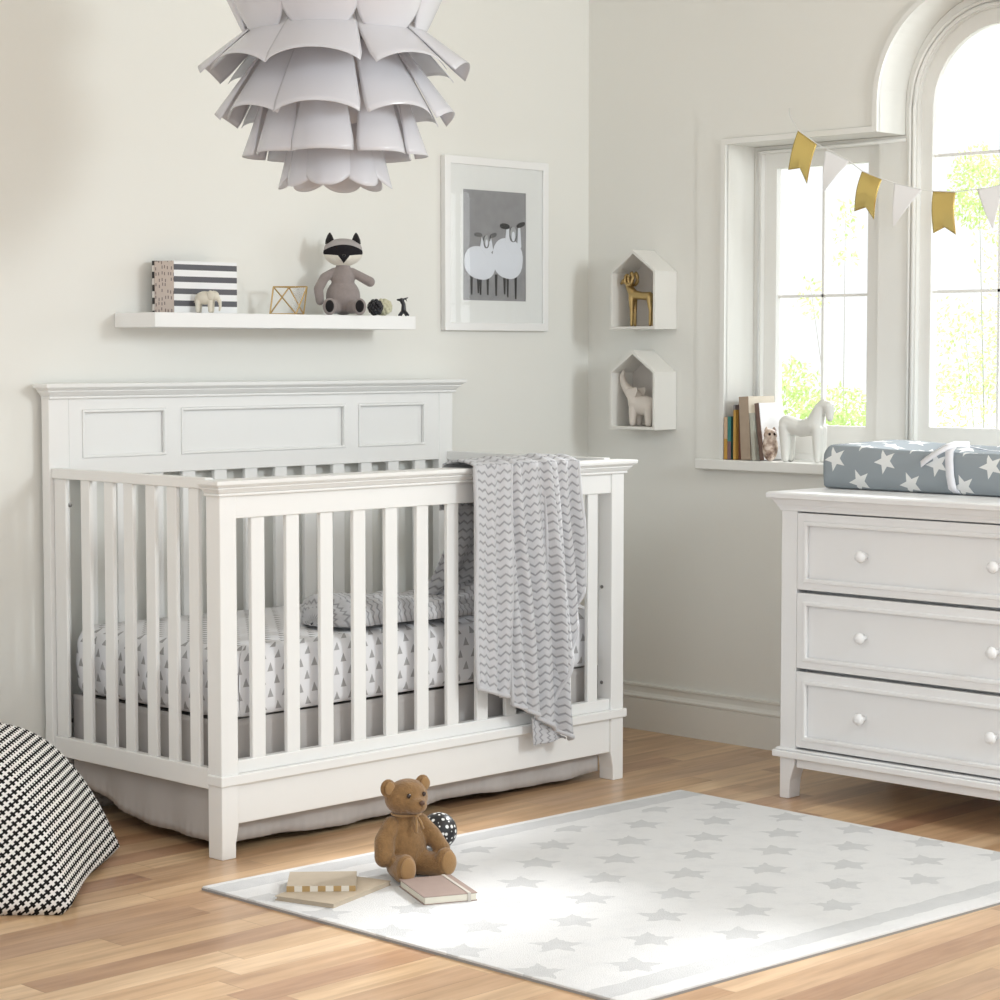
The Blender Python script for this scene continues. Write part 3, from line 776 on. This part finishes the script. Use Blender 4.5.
# ================================================================== HOUSE SHELVES AND ANIMALS
def house(z0, label):
    t = thing('house_shelf', (WX - .001, -.260, z0), label, 'shelf', 'small house shaped wall shelves')
    hw, he, hp, d, th = .0925, .178, .245, .103, .009
    outer = [(-hw, 0), (-hw, he), (0, hp), (hw, he), (hw, 0)]
    inner = [(-hw + th, th), (-hw + th, he - .003), (0, hp - th * 1.35), (hw - th, he - .003), (hw - th, th)]
    B().holed(outer, [inner], -d, 0, 0).build('shell', HOUSE, t, bevel=.001)
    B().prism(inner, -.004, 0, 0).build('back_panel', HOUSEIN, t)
    return t
house(1.262, 'upper white house shaped wall box holding the golden ram')
house(.953, 'lower white house shaped wall box holding the pale elephant')
def ram():
    # faces +y (towards the corner)
    t = thing('ram_figurine', (-.050, -.252, 1.2715), 'golden ram figurine with curled horns inside the upper house shaped box', 'figurine')
    b = B(); L = .094
    def p(y, z, x=0): return (x * L, y * L, z * L)
    chain(b, [p(-.50, .98), p(-.2, 1.0), p(.22, 1.05)], [.15 * L, .13 * L, .16 * L])
    chain(b, [p(.22, 1.10), p(.40, 1.32), p(.42, 1.55)], [.16 * L, .11 * L, .10 * L]); chain(b, [p(.42, 1.58), p(.62, 1.50), p(.74, 1.42)], [.12 * L, .085 * L, .04 * L])
    for s in (-1, 1):
        chain(b, [p(.22, .95, s * .07), p(.20, .5, s * .08), p(.20, .05, s * .08)], [.11 * L, .065 * L, .055 * L]); chain(b, [p(-.55, .95, s * .07), p(-.62, .5, s * .08), p(-.60, .05, s * .08)], [.11 * L, .065 * L, .055 * L])
    cap(b, p(-.65, 1.0), p(-.72, .8), .035 * L, .02 * L)
    blob(b, 'body', RAMG, t, .0022, 2)
    for s in (-1, 1):
        pts, rs = [], []
        for i in range(22):
            a = i / 21 * PI * 2.15; r = .23 - .10 * i / 21
            pts.append(p(.30 - r * math.sin(a + .5) * .8, 1.56 + r * math.cos(a + .5), s * (.10 + .10 * i / 21))); rs.append(L * (.072 - .045 * i / 21))
        B().tube(pts, rs, 10).build('horn', RAMG, t, smooth=True)
ram()
def trunkup():
    t = thing('elephant_figurine', (-.048, -.268, .9625), 'pale pinkish elephant figurine with raised trunk inside the lower house shaped box', 'figurine')
    b = B(); L = .104
    def p(y, z, x=0): return (x * L, y * L, z * L)
    b.ell(p(-.10, .62), (.26 * L, .42 * L, .30 * L)); chain(b, [p(.20, .70), p(.34, .95)], [.27 * L, .20 * L]); b.ell(p(.40, .98), (.20 * L, .20 * L, .20 * L))
    chain(b, [p(.48, 1.02), p(.72, 1.25), p(.79, 1.46), p(.74, 1.62)], [.17 * L, .11 * L, .085 * L, .06 * L])
    for s in (-1, 1):
        cap(b, p(.22, .5, s * .13), p(.24, .11, s * .13), .14 * L, .11 * L); cap(b, p(-.38, .5, s * .13), p(-.38, .11, s * .13), .14 * L, .11 * L)
    cap(b, p(-.52, .75), p(-.58, .45), .03 * L, .02 * L)
    blob(b, 'body', PINKW, t, .0024, 3)
    for s in (-1, 1): B().prism([(.26 * L, .78 * L), (.40 * L, .80 * L), (.44 * L, 1.10 * L), (.05 * L, 1.16 * L), (.02 * L, 1.05 * L), (.08 * L, .90 * L)], s * .19 * L - .002, s * .19 * L + .002, 0).build('ear', PINKW, t, bevel=.0015)
trunkup()

# ================================================================== BUNTING
def bunting():
    X = -.060
    pts = [(-.70, 1.945), (-.814, 1.884), (-.869, 1.831), (-.937, 1.787), (-1.045, 1.735), (-1.094, 1.701), (-1.162, 1.675), (-1.202, 1.662), (-1.295, 1.638), (-1.330, 1.633), (-1.401, 1.627), (-1.50, 1.632), (-1.62, 1.648), (-1.70, 1.662)]
    t = thing('bunting', (WX, -.70, 1.945), 'string of gold foil and white paper flags hanging across the window', 'bunting')
    def xx(y): return X + (WX - .004 - X) * max(0, 1 - (-.70 - y) / .11) if y > -.81 else X
    # smooth sagging line
    line = [(xx(y), y, z) for y, z in pts]
    line[0] = (WX - .003, -.78, 1.905); line[1] = (-.035, -.818, 1.878)
    B().tube(line, .0016, 6).build('string', CORD, t)
    def flag(a, c, drop, mat, notch, name, shift=(0, 0), curl=.012):
        a, c = Vector((X, *a)), Vector((X, *c)); along = c - a; dn = Vector((0, shift[0], shift[1]))
        def fn(u, v):
            p = a + along * u
            if notch: k = 1 - notch * (1 - abs(2 * u - 1)); e = dn * v * k
            else:
                mid = a + along * .5 + dn; q = p.lerp(mid, v); return q + Vector((-curl * math.sin(v * PI * .8) * .7, 0, 0))
            return p + e + Vector((-curl * math.sin(v * PI * 1.15), 0, 0))
        B().grid(fn, 12, 16).build(name, mat, t, smooth=True, solid=.0006)
    flag((-.869, 1.831), (-.937, 1.787), 0, FOIL, .22, 'gold_flag', (.036, -.112), .005)
    flag((-.965, 1.768), (-1.052, 1.731), 0, PAPER, 0, 'white_flag', (.045, -.105))
    flag((-1.094, 1.701), (-1.162, 1.675), 0, FOIL, .20, 'gold_flag', (.028, -.112), .008)
    flag((-1.202, 1.662), (-1.295, 1.638), 0, PAPER, 0, 'white_flag', (.043, -.112))
    flag((-1.330, 1.633), (-1.403, 1.627), 0, FOIL, .16, 'gold_flag', (-.001, -.116), .006)
    flag((-1.47, 1.630), (-1.56, 1.640), 0, PAPER, 0, 'white_flag', (-.01, -.115))
    rebase(t)
bunting()

# ================================================================== BOOKS AND FIGURES ON THE SILL
ZL = .868
def book(y, th, h, d, lean, cover, label, x=.002, spine=None, pages=PAGES, group='books standing on the window sill'):
    """upright book: spine towards the room (-x), thickness along y, leaning towards +y"""
    t = thing('book', (x, y, ZL + th / 2 * math.sin(lean)), label, 'book', group)
    t.rotation_euler = (-lean, 0, 0)
    b = B(); c = .0022
    b.box(-.002, d, -th / 2, -th / 2 + c, 0, h); b.box(-.002, d, th / 2 - c, th / 2, 0, h); b.build('cover', cover, t)
    B().box(-.003, .001, -th / 2, th / 2, 0, h).build('spine', spine or cover, t, bevel=.001)
    B().box(.001, d - .003, -th / 2 + c, th / 2 - c, .003, h - .004).build('pages', pages, t)
    return t
c1 = flat('ochre_cover', (.50, .28, .07)); c2 = flat('teal_cover', (.04, .16, .14)); c3 = flat('mustard_cover', (.62, .36, .08)); c4 = flat('kraft_brown_cover', (.46, .36, .27)); c5 = flat('pale_grey_green_cover', (.58, .58, .50)); c6 = flat('mottled_brown_cover', (.25, .16, .13), n=.3); c7 = flat('slate_cover', (.30, .29, .31)); c8 = flat('red_brown_cover', (.22, .09, .06))
def two(name, lo, hi, zz):
    m = M(name, rough=.7); x, y, z = m.coord('Object'); m.col(m.mix(z.gt(zz), lo, hi)); return m.mat
s1 = two('ochre_and_peach_spine', (.52, .29, .06), (.60, .42, .28), .062); s2 = two('teal_and_speckled_spine', (.20, .12, .13), (.05, .22, .20), .055)
book(-.5625, .013, .128, .10, 0, c1, 'ochre and peach spined book, leftmost on the window sill', spine=s1)
book(-.5760, .013, .130, .10, 0, c2, 'teal spined book next to the ochre book on the sill', spine=s2)
book(-.5870, .008, .165, .11, 0, c7, 'tall thin slate grey book behind the teal and mustard books', x=.012)
book(-.5962, .009, .150, .115, 0, c3, 'thin mustard yellow book on the sill')
book(-.6052, .008, .188, .115, 0, c8, 'tall thin red brown book between the mustard and the thick kraft book', x=.016)
book(-.6400, .036, .190, .125, .055, flat('cream_cover', (.82, .74, .62)), 'thick kraft spined book with cream cover leaning on the sill', spine=c4)
book(-.6720, .014, .142, .11, .095, c5, 'pale grey green thin book leaning on the thick brown book')
book(-.6950, .016, .172, .115, .130, PAPER, 'white covered book with mottled brown spine nearest the tiny owl', x=.010, spine=c6)
def owl():
    t = thing('owl_figurine', (.004, -.728, ZL), 'small mottled brown owl figurine behind the white horse', 'figurine', rz=-.6, scale=.92)
    m = M('mottled_bisque', rough=.6); n = m.noise(45, detail=4)
    m.col(m.ramp(n, [(.35, (.16, .09, .07)), (.5, (.50, .38, .30)), (.6, (.72, .62, .54))]))
    b = B(); b.ell((0, 0, .045), (.026, .023, .045)); b.ell((0, -.002, .085), (.022, .020, .020))
    for s in (-1, 1): b.lathe([(.008, 0), (.005, .008), (.001, .014)], (s * .013, 0, .098), 10)
    blob(b, 'body', m.mat, t, .002, 2)
    for s in (-1, 1): B().ell((s * .008, -.0195, .088), (.005, .003, .005), 10, 8).build('eye', DARKEYE, t, smooth=True)
owl()
def horse():
    # head towards -y
    t = thing('horse_figurine', (.020, -.846, ZL), 'white ceramic horse figurine standing on the window sill before the glass', 'figurine')
    b = B(); L = .165
    def p(y, z, x=0): return (x * L, -y * L * .88, z * L)
    chain(b, [p(-.46, .68), p(-.1, .60), p(.22, .66)], [.16 * L, .155 * L, .17 * L])
    chain(b, [p(.24, .72), p(.36, .95), p(.44, 1.02)], [.16 * L, .12 * L, .095 * L]); chain(b, [p(.44, 1.03), p(.58, 1.0), p(.60, .80)], [.09 * L, .10 * L, .065 * L])
    chain(b, [p(.34, 1.0), p(.44, 1.09)], [.07 * L, .06 * L])
    for s in (-1, 1):
        cap(b, p(.34, .60, s * .07), p(.36, .06, s * .08), .10 * L, .06 * L); cap(b, p(-.46, .62, s * .07), p(-.44, .06, s * .08), .12 * L, .07 * L)
    cap(b, p(-.55, .74), p(-.54, .45), .06 * L, .04 * L)
    blob(b, 'body', HORSEM, t, .003, 3)
horse()

# ================================================================== DRESSER
DXF, DY0, DY1 = -.538, -1.187, -2.112
dr = thing('dresser', (-.27, (DY0 + DY1) / 2, 0), 'white three drawer dresser with round knobs standing under the window', 'dresser')
def db(x0, x1, y0, y1, z0, z1, name, parent=None, bevel=.002, mat=DRES):
    return B().box(min(x0, x1), max(x0, x1), min(y0, y1), max(y0, y1), z0, z1).build(name, mat, parent or dr, bevel=bevel)
def dcrown():
    b = B(); z = .772
    def ring(a, c, za, zb):
        vs = [(DXF - a, DY1 - a, za), (-.006, DY1 - a, za), (-.006, DY0 + a, za), (DXF - a, DY0 + a, za), (DXF - c, DY1 - c, zb), (-.006, DY1 - c, zb), (-.006, DY0 + c, zb), (DXF - c, DY0 + c, zb)]
        b.add(vs, [(0, 3, 2, 1), (4, 5, 6, 7), (0, 1, 5, 4), (1, 2, 6, 5), (2, 3, 7, 6), (3, 0, 4, 7)])
    ring(.003, .006, z, z + .010); ring(.008, .010, z + .010, z + .016); ring(.011, .021, z + .016, z + .032); ring(.030, .031, z + .034, z + .046); ring(.021, .024, z + .032, z + .034)
    ring(.031, .026, z + .046, z + .050)
    b.build('top', DRES, dr, bevel=.0015)
dcrown()
db(DXF + .045, -.006, DY1 + .012, DY0 - .012, .135, .772, 'carcass')
for y0, y1 in ((DY0, DY0 - .051), (DY1 + .051, DY1)): db(DXF, DXF + .05, y0, y1, .134, .774, 'post')
b = B(); b.box(DXF - .016, -.006, DY1 - .016, DY0 + .016, .112, .130); b.box(DXF - .009, -.006, DY1 - .009, DY0 + .009, .130, .137)
b.build('base_moulding', DRES, dr, bevel=.004, seg=3)
db(DXF + .004, DXF + .024, DY1 + .052, DY0 - .052, .086, .113, 'apron')
for s in (1, -1):
    for xf in (0, 1):
        x0 = DXF if xf == 0 else -.056
        ya = DY0 if s == 1 else DY1; w = -s * .048
        poly = [(ya, 0), (ya + w * .62, 0), (ya + w * .70, .05), (ya + w, .092), (ya + w, .113), (ya, .113)]
        B().prism(poly, x0, x0 + .05, 0).build('foot', DRES, dr, bevel=.002)
YC1, YC2 = DY0 - .0525, DY1 + .0525
for zt, zb_ in ((.768, .5645), (.5555, .3545), (.3455, .1425)):
    d = B().holed([(YC1, zt), (YC1, zb_), (YC2, zb_), (YC2, zt)], [[(YC1 - .030, zt - .030), (YC1 - .030, zb_ + .028), (YC2 + .030, zb_ + .028), (YC2 + .030, zt - .030)]], DXF - .001, DXF + .018, 0).build('drawer', DRES, dr, bevel=.002)
    a0, a1, c0, c1_ = YC1 - .030, YC2 + .030, zt - .030, zb_ + .028
    B().holed([(a0 + .009, c0 + .009), (a0 + .009, c1_ - .009), (a1 - .009, c1_ - .009), (a1 - .009, c0 + .009)], [[(a0 - .003, c0 - .003), (a0 - .003, c1_ + .003), (a1 + .003, c1_ + .003), (a1 + .003, c0 - .003)]], DXF - .0055, DXF + .006, 0).build('drawer_moulding', DRES, d, bevel=.003)
    B().box(DXF + .009, DXF + .014, a1, a0, c1_, c0).build('drawer_panel', DRES, d)
    for ky in (-1.453, -1.846):
        Mk = Matrix.Rotation(-PI / 2, 4, 'Y')
        B().lathe([(.007, -.002), (.006, .008), (.0055, .014), (.010, .018), (.0145, .023), (.0155, .028), (.013, .034), (.007, .0375), (.001, .0385)], (DXF + .009, ky, (zt + zb_) / 2 - .001), 24, M_=Mk).build('knob', DRES, d, smooth=True)
rebase(dr)

# changing pad
def pad():
    global w_dir
    x0, x1, y0, y1, z0 = -.350, -.030, -1.185, -1.985, .8235
    t = thing('changing_pad', ((x0 + x1) / 2, (y0 + y1) / 2, z0), 'grey changing pad printed with white stars lying on the dresser', 'changing pad')
    def top(u, v):
        # u along y (0..1), v across x (0 front .. 1 back)
        dip = .030 * max(0, math.sin(PI * v)) ** 1.2 * min(1, max(0, (u - .12) / .14)) * min(1, max(0, (.94 - u) / .1))
        return .118 - dip + .006 * v - .006 * math.sin(u * 2.2)
    nu, nv, r = 90, 36, .022
    b = B(); vs = []
    def P(u, v, s):
        x = x0 + (x1 - x0) * v; y = y0 + (y1 - y0) * u; return (x, y, z0 + top(u, v) * s)
    # sections along u: profile front bottom -> front top -> top -> back
    prof_ = [(0.03, .0), (.0, .06), (-.005, .30), (-.004, .6), (.0, .85), (.02, .96), (.06, 1.0)]
    prof_ += [(.06 + .88 * i / 20, 1.0) for i in range(1, 21)] + [(.98, .96), (1.0, .85), (1.004, .5), (1.0, .06), (.97, 0)]
    lens = [0]
    for i in range(1, len(prof_)):
        a, c = prof_[i - 1], prof_[i]; lens.append(lens[-1] + math.hypot((c[0] - a[0]) * .32, (c[1] - a[1]) * .118))
    uv = []
    for i in range(nu + 1):
        u = i / nu; e = min(u, 1 - u) * .8; sc = 1 if e > .02 else .80 + .20 * math.sqrt(max(0, 1 - (1 - e / .02) ** 2))
        for (v, s), l in zip(prof_, lens):
            vv = .5 + (v - .5) * (.94 + .06 * sc); bz = (.5 + (s - .5) * sc) if s > .5 else s
            bow = .004 * math.sin(PI * s) if v < .01 else 0
            x, y, z = P(u, vv, bz); sag = .0; vs.append((x - bow, y, z)); uv.append((u * .8, l))
    m_ = len(prof_); fs = []
    for i in range(nu):
        for j in range(m_ - 1): a = i * m_ + j; fs.append((a, a + 1, a + m_ + 1, a + m_))
    b.add(vs, fs, uv)
    for i0 in (0, nu):
        loop = list(range(i0 * m_, i0 * m_ + m_))
        c = Vector(); 
        for k in loop: c += Vector(vs[k])
        c /= len(loop); pts = [vs[k] for k in loop] + [tuple(c)]
        b.add(pts, [(k, (k + 1) % m_, m_) for k in range(m_)], [(p[0] + .02, p[2]) for p in pts])
    b.add([vs[i * m_] for i in range(nu + 1)] + [vs[i * m_ + m_ - 1] for i in range(nu + 1)], [(i, i + 1, i + nu + 2, i + nu + 1) for i in range(nu)])
    o = b.build('cover', PADM, t, smooth=True)
    # white safety strap
    def ribbon(path, w, name='strap'):
        bb = B(); path = [Vector(q) for q in path]; n = len(path) - 1
        def fn(u, v):
            f = v * n; i = min(int(f), n - 1); p = path[i].lerp(path[i + 1], f - i); tn = (path[i + 1] - path[i]).normalized()
            sd = w_dir; return p + sd * (u - .5) * w
        bb.grid(fn, 2, n * 4); bb.build(name, RIBBON, t, smooth=True, solid=.0018)
    w_dir = Vector((0, 1, 0))
    Y = -1.592
    ribbon([(-.345, Y - .014, z0 + .004), (-.362, Y - .010, z0 + .015), (-.362, Y - .002, z0 + .05), (-.361, Y + .002, z0 + .09), (-.357, Y + .004, z0 + .112), (-.340, Y + .004, z0 + .124), (-.30, Y, z0 + .126), (-.24, Y - .03, z0 + .112), (-.19, Y - .06, z0 + .108)], .024)
    w_dir = Vector((.35, .3, .5)).normalized()
    ribbon([(-.366, Y + .085, z0 + .076), (-.368, Y + .070, z0 + .086), (-.366, Y + .050, z0 + .100), (-.362, Y + .030, z0 + .113), (-.352, Y + .012, z0 + .124), (-.334, Y + .002, z0 + .130), (-.30, Y - .02, z0 + .128)], .020)
    rebase(t)
pad()

# ================================================================== RUG AND WHAT LIES ON IT
ZR = .009
def rug():
    Q = [(-2.262, -.905), (-.680, -.960), (-.735, -2.260), (-2.262, -2.165)]
    cx, cy = -1.48, -1.57
    t = thing('area_rug', (cx, cy, 0), 'pale grey and white rug woven with grey stars and two border bands', 'rug')
    # the pile's own origin stays in the room's corner frame so that the weave sits square
    B().prism(Q, .003, ZR, 2).build('pile', RUG, t, bevel=.002, loc=(-cx, -cy, 0))
    g = [(cx + (a - cx) * 1.0012, cy + (c - cy) * 1.0012) for a, c in Q]
    B().prism(g, 0, .0045, 2).build('binding', BIND, t, loc=(-cx, -cy, 0))
rug()

def teddy():
    t = thing('teddy_bear', (-1.872, -1.148, ZR), 'caramel brown teddy bear sitting on the rug', 'stuffed toy', rz=-.17, scale=.98)
    Rz = Matrix.Rotation(.02, 4, 'Z')
    def H(x, y, z): return Rz @ Vector((x, y, z)) + Vector((0, -.004, 0))
    b = B(); b.ell((0, .004, .066), (.054, .048, .066)); b.ell((0, .002, .104), (.042, .036, .040)); b.ell((0, 0, .145), (.030, .028, .02))
    b.ell(H(0, 0, .182), (.053, .046, .042), M_=Rz); b.ell(H(0, -.036, .170), (.028, .029, .021), M_=Rz); b.ell(H(0, -.004, .196), (.044, .038, .030), M_=Rz)
    for s in (-1, 1): b.ell(H(s * .048, .004, .208), (.0205, .010, .0215), M_=Rz)
    chain(b, [(-.038, .0, .122), (-.062, -.008, .088), (-.072, -.022, .054)], [.020, .024, .023])
    chain(b, [(.036, -.004, .124), (.058, -.022, .092), (.072, -.046, .060)], [.019, .021, .019])
    for s in (-1, 1): chain(b, [(s * .030, -.020, .030), (s * .054, -.072, .027)], [.031, .025])
    b.ell((-.053, -.082, .035), (.026, .018, .035)); b.ell((.058, -.078, .036), (.027, .019, .035))
    blob(b, 'body', TEDDY, t, .003, 3)
    B().ell((-.054, -.0945, .036), (.020, .0085, .028)).build('sole', TEDSOLE, t, smooth=True); B().ell((.059, -.0915, .037), (.021, .0085, .028)).build('sole', TEDSOLE, t, smooth=True)
    for s in (-1, 1):
        B().ell(H(s * .021, -.0415, .194), (.0052, .004, .0055), 12, 10).build('eye', DARKEYE, t, smooth=True)
        B().ell(H(s * .049, -.0065, .209), (.014, .004, .015), 12, 10, M_=Rz).build('inner_ear', TEDSOLE, t, smooth=True)
    B().ell(H(0, -.0645, .179), (.0072, .005, .006), 12, 10).build('nose', NOSE, t, smooth=True)
    B().tube([H(0, -.0645, .176), H(0, -.0635, .168), H(-.008, -.060, .162)], .0012, 6).build('mouth', NOSE, t)
    B().tube([(.034 * math.cos(a), -.004 + .032 * math.sin(a), .145) for a in [2 * PI * i / 24 for i in range(24)]], .003, 6, closed=True).build('neck_ribbon', TEDSOLE, t, smooth=True)
    b = B(); b.tube([(.004, -.038, .143), (.000, -.047, .128), (-.004, -.052, .108)], .0035, 6); b.tube([(.006, -.038, .143), (.012, -.046, .130), (.016, -.050, .114)], .0035, 6); b.ell((.004, -.039, .144), (.006, .004, .005), 10, 8)
    b.build('ribbon_tail', TEDSOLE, t, smooth=True)
teddy()
o = B().ell((0, 0, 0), (.044, .044, .044), 48, 32).build('toy_ball', BALL, smooth=True); o.location = (-1.640, -1.015, ZR + .0445)
tag(o, 'black toy ball with white dots on the rug behind the teddy bear', 'ball')
def flatbook(loc, L, Wd, th, rz, cover, pagem, label, name='book', z=ZR, edge=None, sq=.0018):
    t = thing(name, (loc[0], loc[1], z), label, 'book', rz=rz)
    B().box(0, L, 0, Wd, 0, .002).build('back_cover', cover, t, bevel=.0006)
    B().box(.003, L - .003, .001, Wd - .003, .002, th - .002).build('pages', pagem, t)
    B().box(0, L, 0, Wd, th - .002, th).build('front_cover', cover, t, bevel=.0006)
    if edge: B().box(0, L, -.0012, .0008, 0, th).build('spine', edge, t)
    return t
t = flatbook((-2.034, -1.380), .122, .175, .018, math.radians(-25), ROSE, PAGES, 'dusty rose covered book lying on the rug in front of the bear')
B().box(.100, .107, -.001, .176, .0005, .0192).build('elastic_band', flat('pale_band', (.62, .58, .52)), t)
t = flatbook((-2.188, -1.262), .235, .150, .010, math.radians(16), TAN, KRAFT, 'tan board book lying flat on the rug under a striped edge book')
t = flatbook((-2.190, -1.110), .150, .135, .012, math.radians(-43), KRAFT, PAGES, 'kraft paper book with gold striped edge lying on top of the tan book', z=ZR + .0102, edge=GOLDSTR)

# ================================================================== FLOOR POUF
def pouf():
    c = Vector((-2.66, -.44)); corners = [(-2.165, -.485), (-2.600, -.905), (-3.12, -.46), (-2.66, .0)]
    ang = [math.atan2(p[1] - c.y, p[0] - c.x) for p in corners]; rad = [math.dist(p, c) for p in corners]
    def R_(a):
        # four-cornered outline with sides drawn slightly inwards
        best = None
        order = sorted(zip(ang, rad))
        order = order + [(order[0][0] + 2 * PI, order[0][1])]
        aa = a
        while aa < order[0][0]: aa += 2 * PI
        while aa >= order[0][0] + 2 * PI: aa -= 2 * PI
        for (a0, r0), (a1, r1) in zip(order, order[1:]):
            if a0 <= aa <= a1:
                p = Vector((r0 * math.cos(a0), r0 * math.sin(a0))); q = Vector((r1 * math.cos(a1), r1 * math.sin(a1)))
                d = Vector((math.cos(aa), math.sin(aa))); e = q - p
                t = (p.x * e.y - p.y * e.x) / (d.x * e.y - d.y * e.x); m_ = (aa - a0) / (a1 - a0)
                return t, math.sin(PI * m_)
        return rad[0], 0
    n, m_ = 160, 48; H = .368
    b = B(); vs = []; uv = []
    for j in range(m_ + 1):
        s = j / m_                       # 0 bottom rim .. 1 apex
        for i in range(n):
            a = 2 * PI * i / n; r, k = R_(a); r = r * (1 - .06 * k)
            q = 1 - s; z = H * (1 - q ** 3)
            rr = r * q + k * .05 * math.sin(PI * min(1, s * 1.3)) * q
            rnd = .93 if s == 0 else 1
            x, y = c.x + rr * rnd * math.cos(a), c.y + rr * rnd * math.sin(a)
            z += .010 * noise.noise(Vector((x * 6, y * 6, z * 5))) * math.sin(PI * s)
            vs.append((x, y, max(.001, z))); 
            arc = math.hypot(.46 * s, z)
            uv.append((((a + PI / 2 + PI) % (2 * PI)) * .42, arc))
    fs = []
    for j in range(m_):
        for i in range(n): fs.append((j * n + i, j * n + (i + 1) % n, (j + 1) * n + (i + 1) % n, (j + 1) * n + i))
    # weave rows climb to the right
    ca, sa = math.cos(.62), math.sin(.62)
    uv = [(u * ca + v * sa, -u * sa + v * ca) for u, v in uv]
    b.add(vs, fs, uv); b.add([vs[i] for i in range(n)] + [(c.x, c.y, .001)], [((i + 1) % n, i, n) for i in range(n)])
    o = b.build('floor_pouf', POUF, smooth=True)
    return tag(o, 'black and white woven floor pouf slumped beside the left end of the crib', 'pouf')
pouf()

# ================================================================== PENDANT LAMP
def pendant():
    c = Vector((-1.905, -.956, 0)); ztop = 2.20
    t = thing('pendant_lamp', (c.x, c.y, 2.75), 'white artichoke style pendant lamp of curved plastic petals hanging from the ceiling', 'pendant lamp')
    lp = lambda x, y, z: (x, y, z - 2.75)
    B().tube([lp(0, 0, 2.10), lp(0, 0, 2.745)], .004, 8).build('cord', CORD, t)
    B().lathe([(.05, -.03), (.055, -.006), (.055, 0)], (0, 0, 0), 24).build('ceiling_rose', SHELF, t, smooth=True)
    B().lathe([(.03, -1.12), (.09, -1.05), (.12, -.95), (.12, -.75), (.10, -.62), (.05, -.55)], (0, 0, 0), 24).build('inner_shade', SHADE, t, smooth=True)
    # rows: z and radius of the free edge, tilt from the vertical, petal length, width, edge shape, curl depth, up = free edge points up
    rows = [(1.561, .130, 14, .15, .112, 'round', .034, 0), (1.634, .212, 20, .17, .138, 'soft', .036, 0), (1.731, .272, 38, .20, .188, 'flat', .036, 0),
            (1.840, .306, 54, .22, .206, 'flat', .034, 0), (2.070, .285, 26, .21, .185, 'round', .045, 1), (2.20, .23, 12, .18, .16, 'round', .04, 1)]
    view = math.atan2(-.70, -.71) - .09
    for zh, rh, tilt, L_, wd, hem, curl, up in rows:
        T = math.radians(tilt); n = 8
        def fn(u, v):
            s = 2 * u - 1; th = s * 1.05
            if up: w = wd * .5 * math.sqrt(max(.02, 1 - (1 - min(1, v * 1.8)) ** 2)) * (1 - .25 * max(0, v - .6) / .4)
            else: w = wd * .5 * (.62 + .38 * min(1, v * 1.15))
            k = v * (1 - (.30 if hem == 'round' and not up else .07 if hem == 'soft' else 0) * abs(s) ** 2.2)
            lat = w * math.sin(th) / math.sin(1.05); back = curl * (1 - math.cos(th)) / (1 - math.cos(1.05)) * (w / (wd * .5)) * (.5 + .5 * v)
            d = (math.sin(T), math.cos(T)); sg = 1 if up else -1
            out = rh - d[0] * L_ * (1 - k) - back * math.cos(T); z = zh - sg * d[1] * L_ * (1 - k) - back * math.sin(T) * (1 if not up else -.2)
            return (out, lat, z - 2.75)
        first = None
        for i in range(n):
            a = view + 2 * PI * i / n + (PI / 8 if zh > 2.15 else 0)
            if first is None: o = first = B().grid(fn, 18, 14).build('petal', SHADE, t, smooth=True, solid=.0012)
            else: o = first.copy(); COL.objects.link(o); o.parent = t
            o.rotation_euler = (0, 0, a + (.05 if i % 2 and not up else 0))
            if i % 2 and not up: o.scale = (.945, .98, 1)
pendant()

# ================================================================== OUTSIDE THE WINDOW
gr = B().box(.9, 60, -12, 40, -.45, -.35).build('ground', GROUND); struct(gr)
def shrub(name, loc, R, blobs, n, leaf, label, seed, trunk_h):
    random.seed(seed); t = thing(name, (loc[0], loc[1], -.35), label, 'tree' if 'tree' in name else 'bush', 'greenery beyond the window')
    b = B()
    for k in range(n):
        c, r = random.choice(blobs)
        d = Vector((random.gauss(0, 1), random.gauss(0, 1), random.gauss(0, 1))).normalized() * random.uniform(.25, 1) ** .6
        p = Vector((c[0] + d.x * r[0], c[1] + d.y * r[1], c[2] + d.z * r[2] + .35))
        a = Vector((random.gauss(0, 1), random.gauss(0, 1), random.gauss(0, 1))).normalized(); e = a.cross(Vector((random.random(), random.random(), random.random() + .1))).normalized()
        l = leaf * random.uniform(.6, 1.3); w = l * .38
        b.add([p - a * l, p + e * w - a * l * .1, p + a * l, p - e * w - a * l * .1], [(0, 1, 2, 3)])
    b.build('foliage', LEAF, t)
    tb = B()
    for c, r in blobs: tb.tube([(0, 0, 0), (c[0] * .4, c[1] * .4, max(.1, (c[2] + .35) * .5)), (c[0], c[1], c[2] + .35 + r[2] * .4)], [.007, .004, .0015], 6)
    tb.build('trunk', BARK, t, smooth=True)
shrub('garden_shrub', (5.2, 2.95, 0), 1, [((0, .22, .76), (.35, .28, .42)), ((0, -.22, .66), (.35, .28, .36)), ((.1, .0, .40), (.4, .45, .40)), ((0, .95, .5), (.4, .5, .4))], 9500, .020, 'dense light green shrub seen low through the narrow left window light', 4, .5)
shrub('garden_tree', (7.6, 3.3, 0), 1, [((0, 0, .75), (.6, .6, .50)), ((.1, .25, 1.15), (.5, .5, .45)), ((.1, -.35, 1.9), (.4, .5, .5)), ((0, .1, 2.3), (.25, .2, .3)), ((0, -.5, 2.3), (.4, .4, .4))], 5200, .020, 'thin leafed pale tree seen through the arched window', 5, 1.5)
shrub('garden_tree', (9.0, 5.49, 0), 1, [((0, 0, 2.1), (.14, .16, .32)), ((-.1, .25, 1.6), (.15, .15, .2))], 160, .026, 'sparse pale tree far off seen in the upper right of the narrow left window light', 6, 1.5)
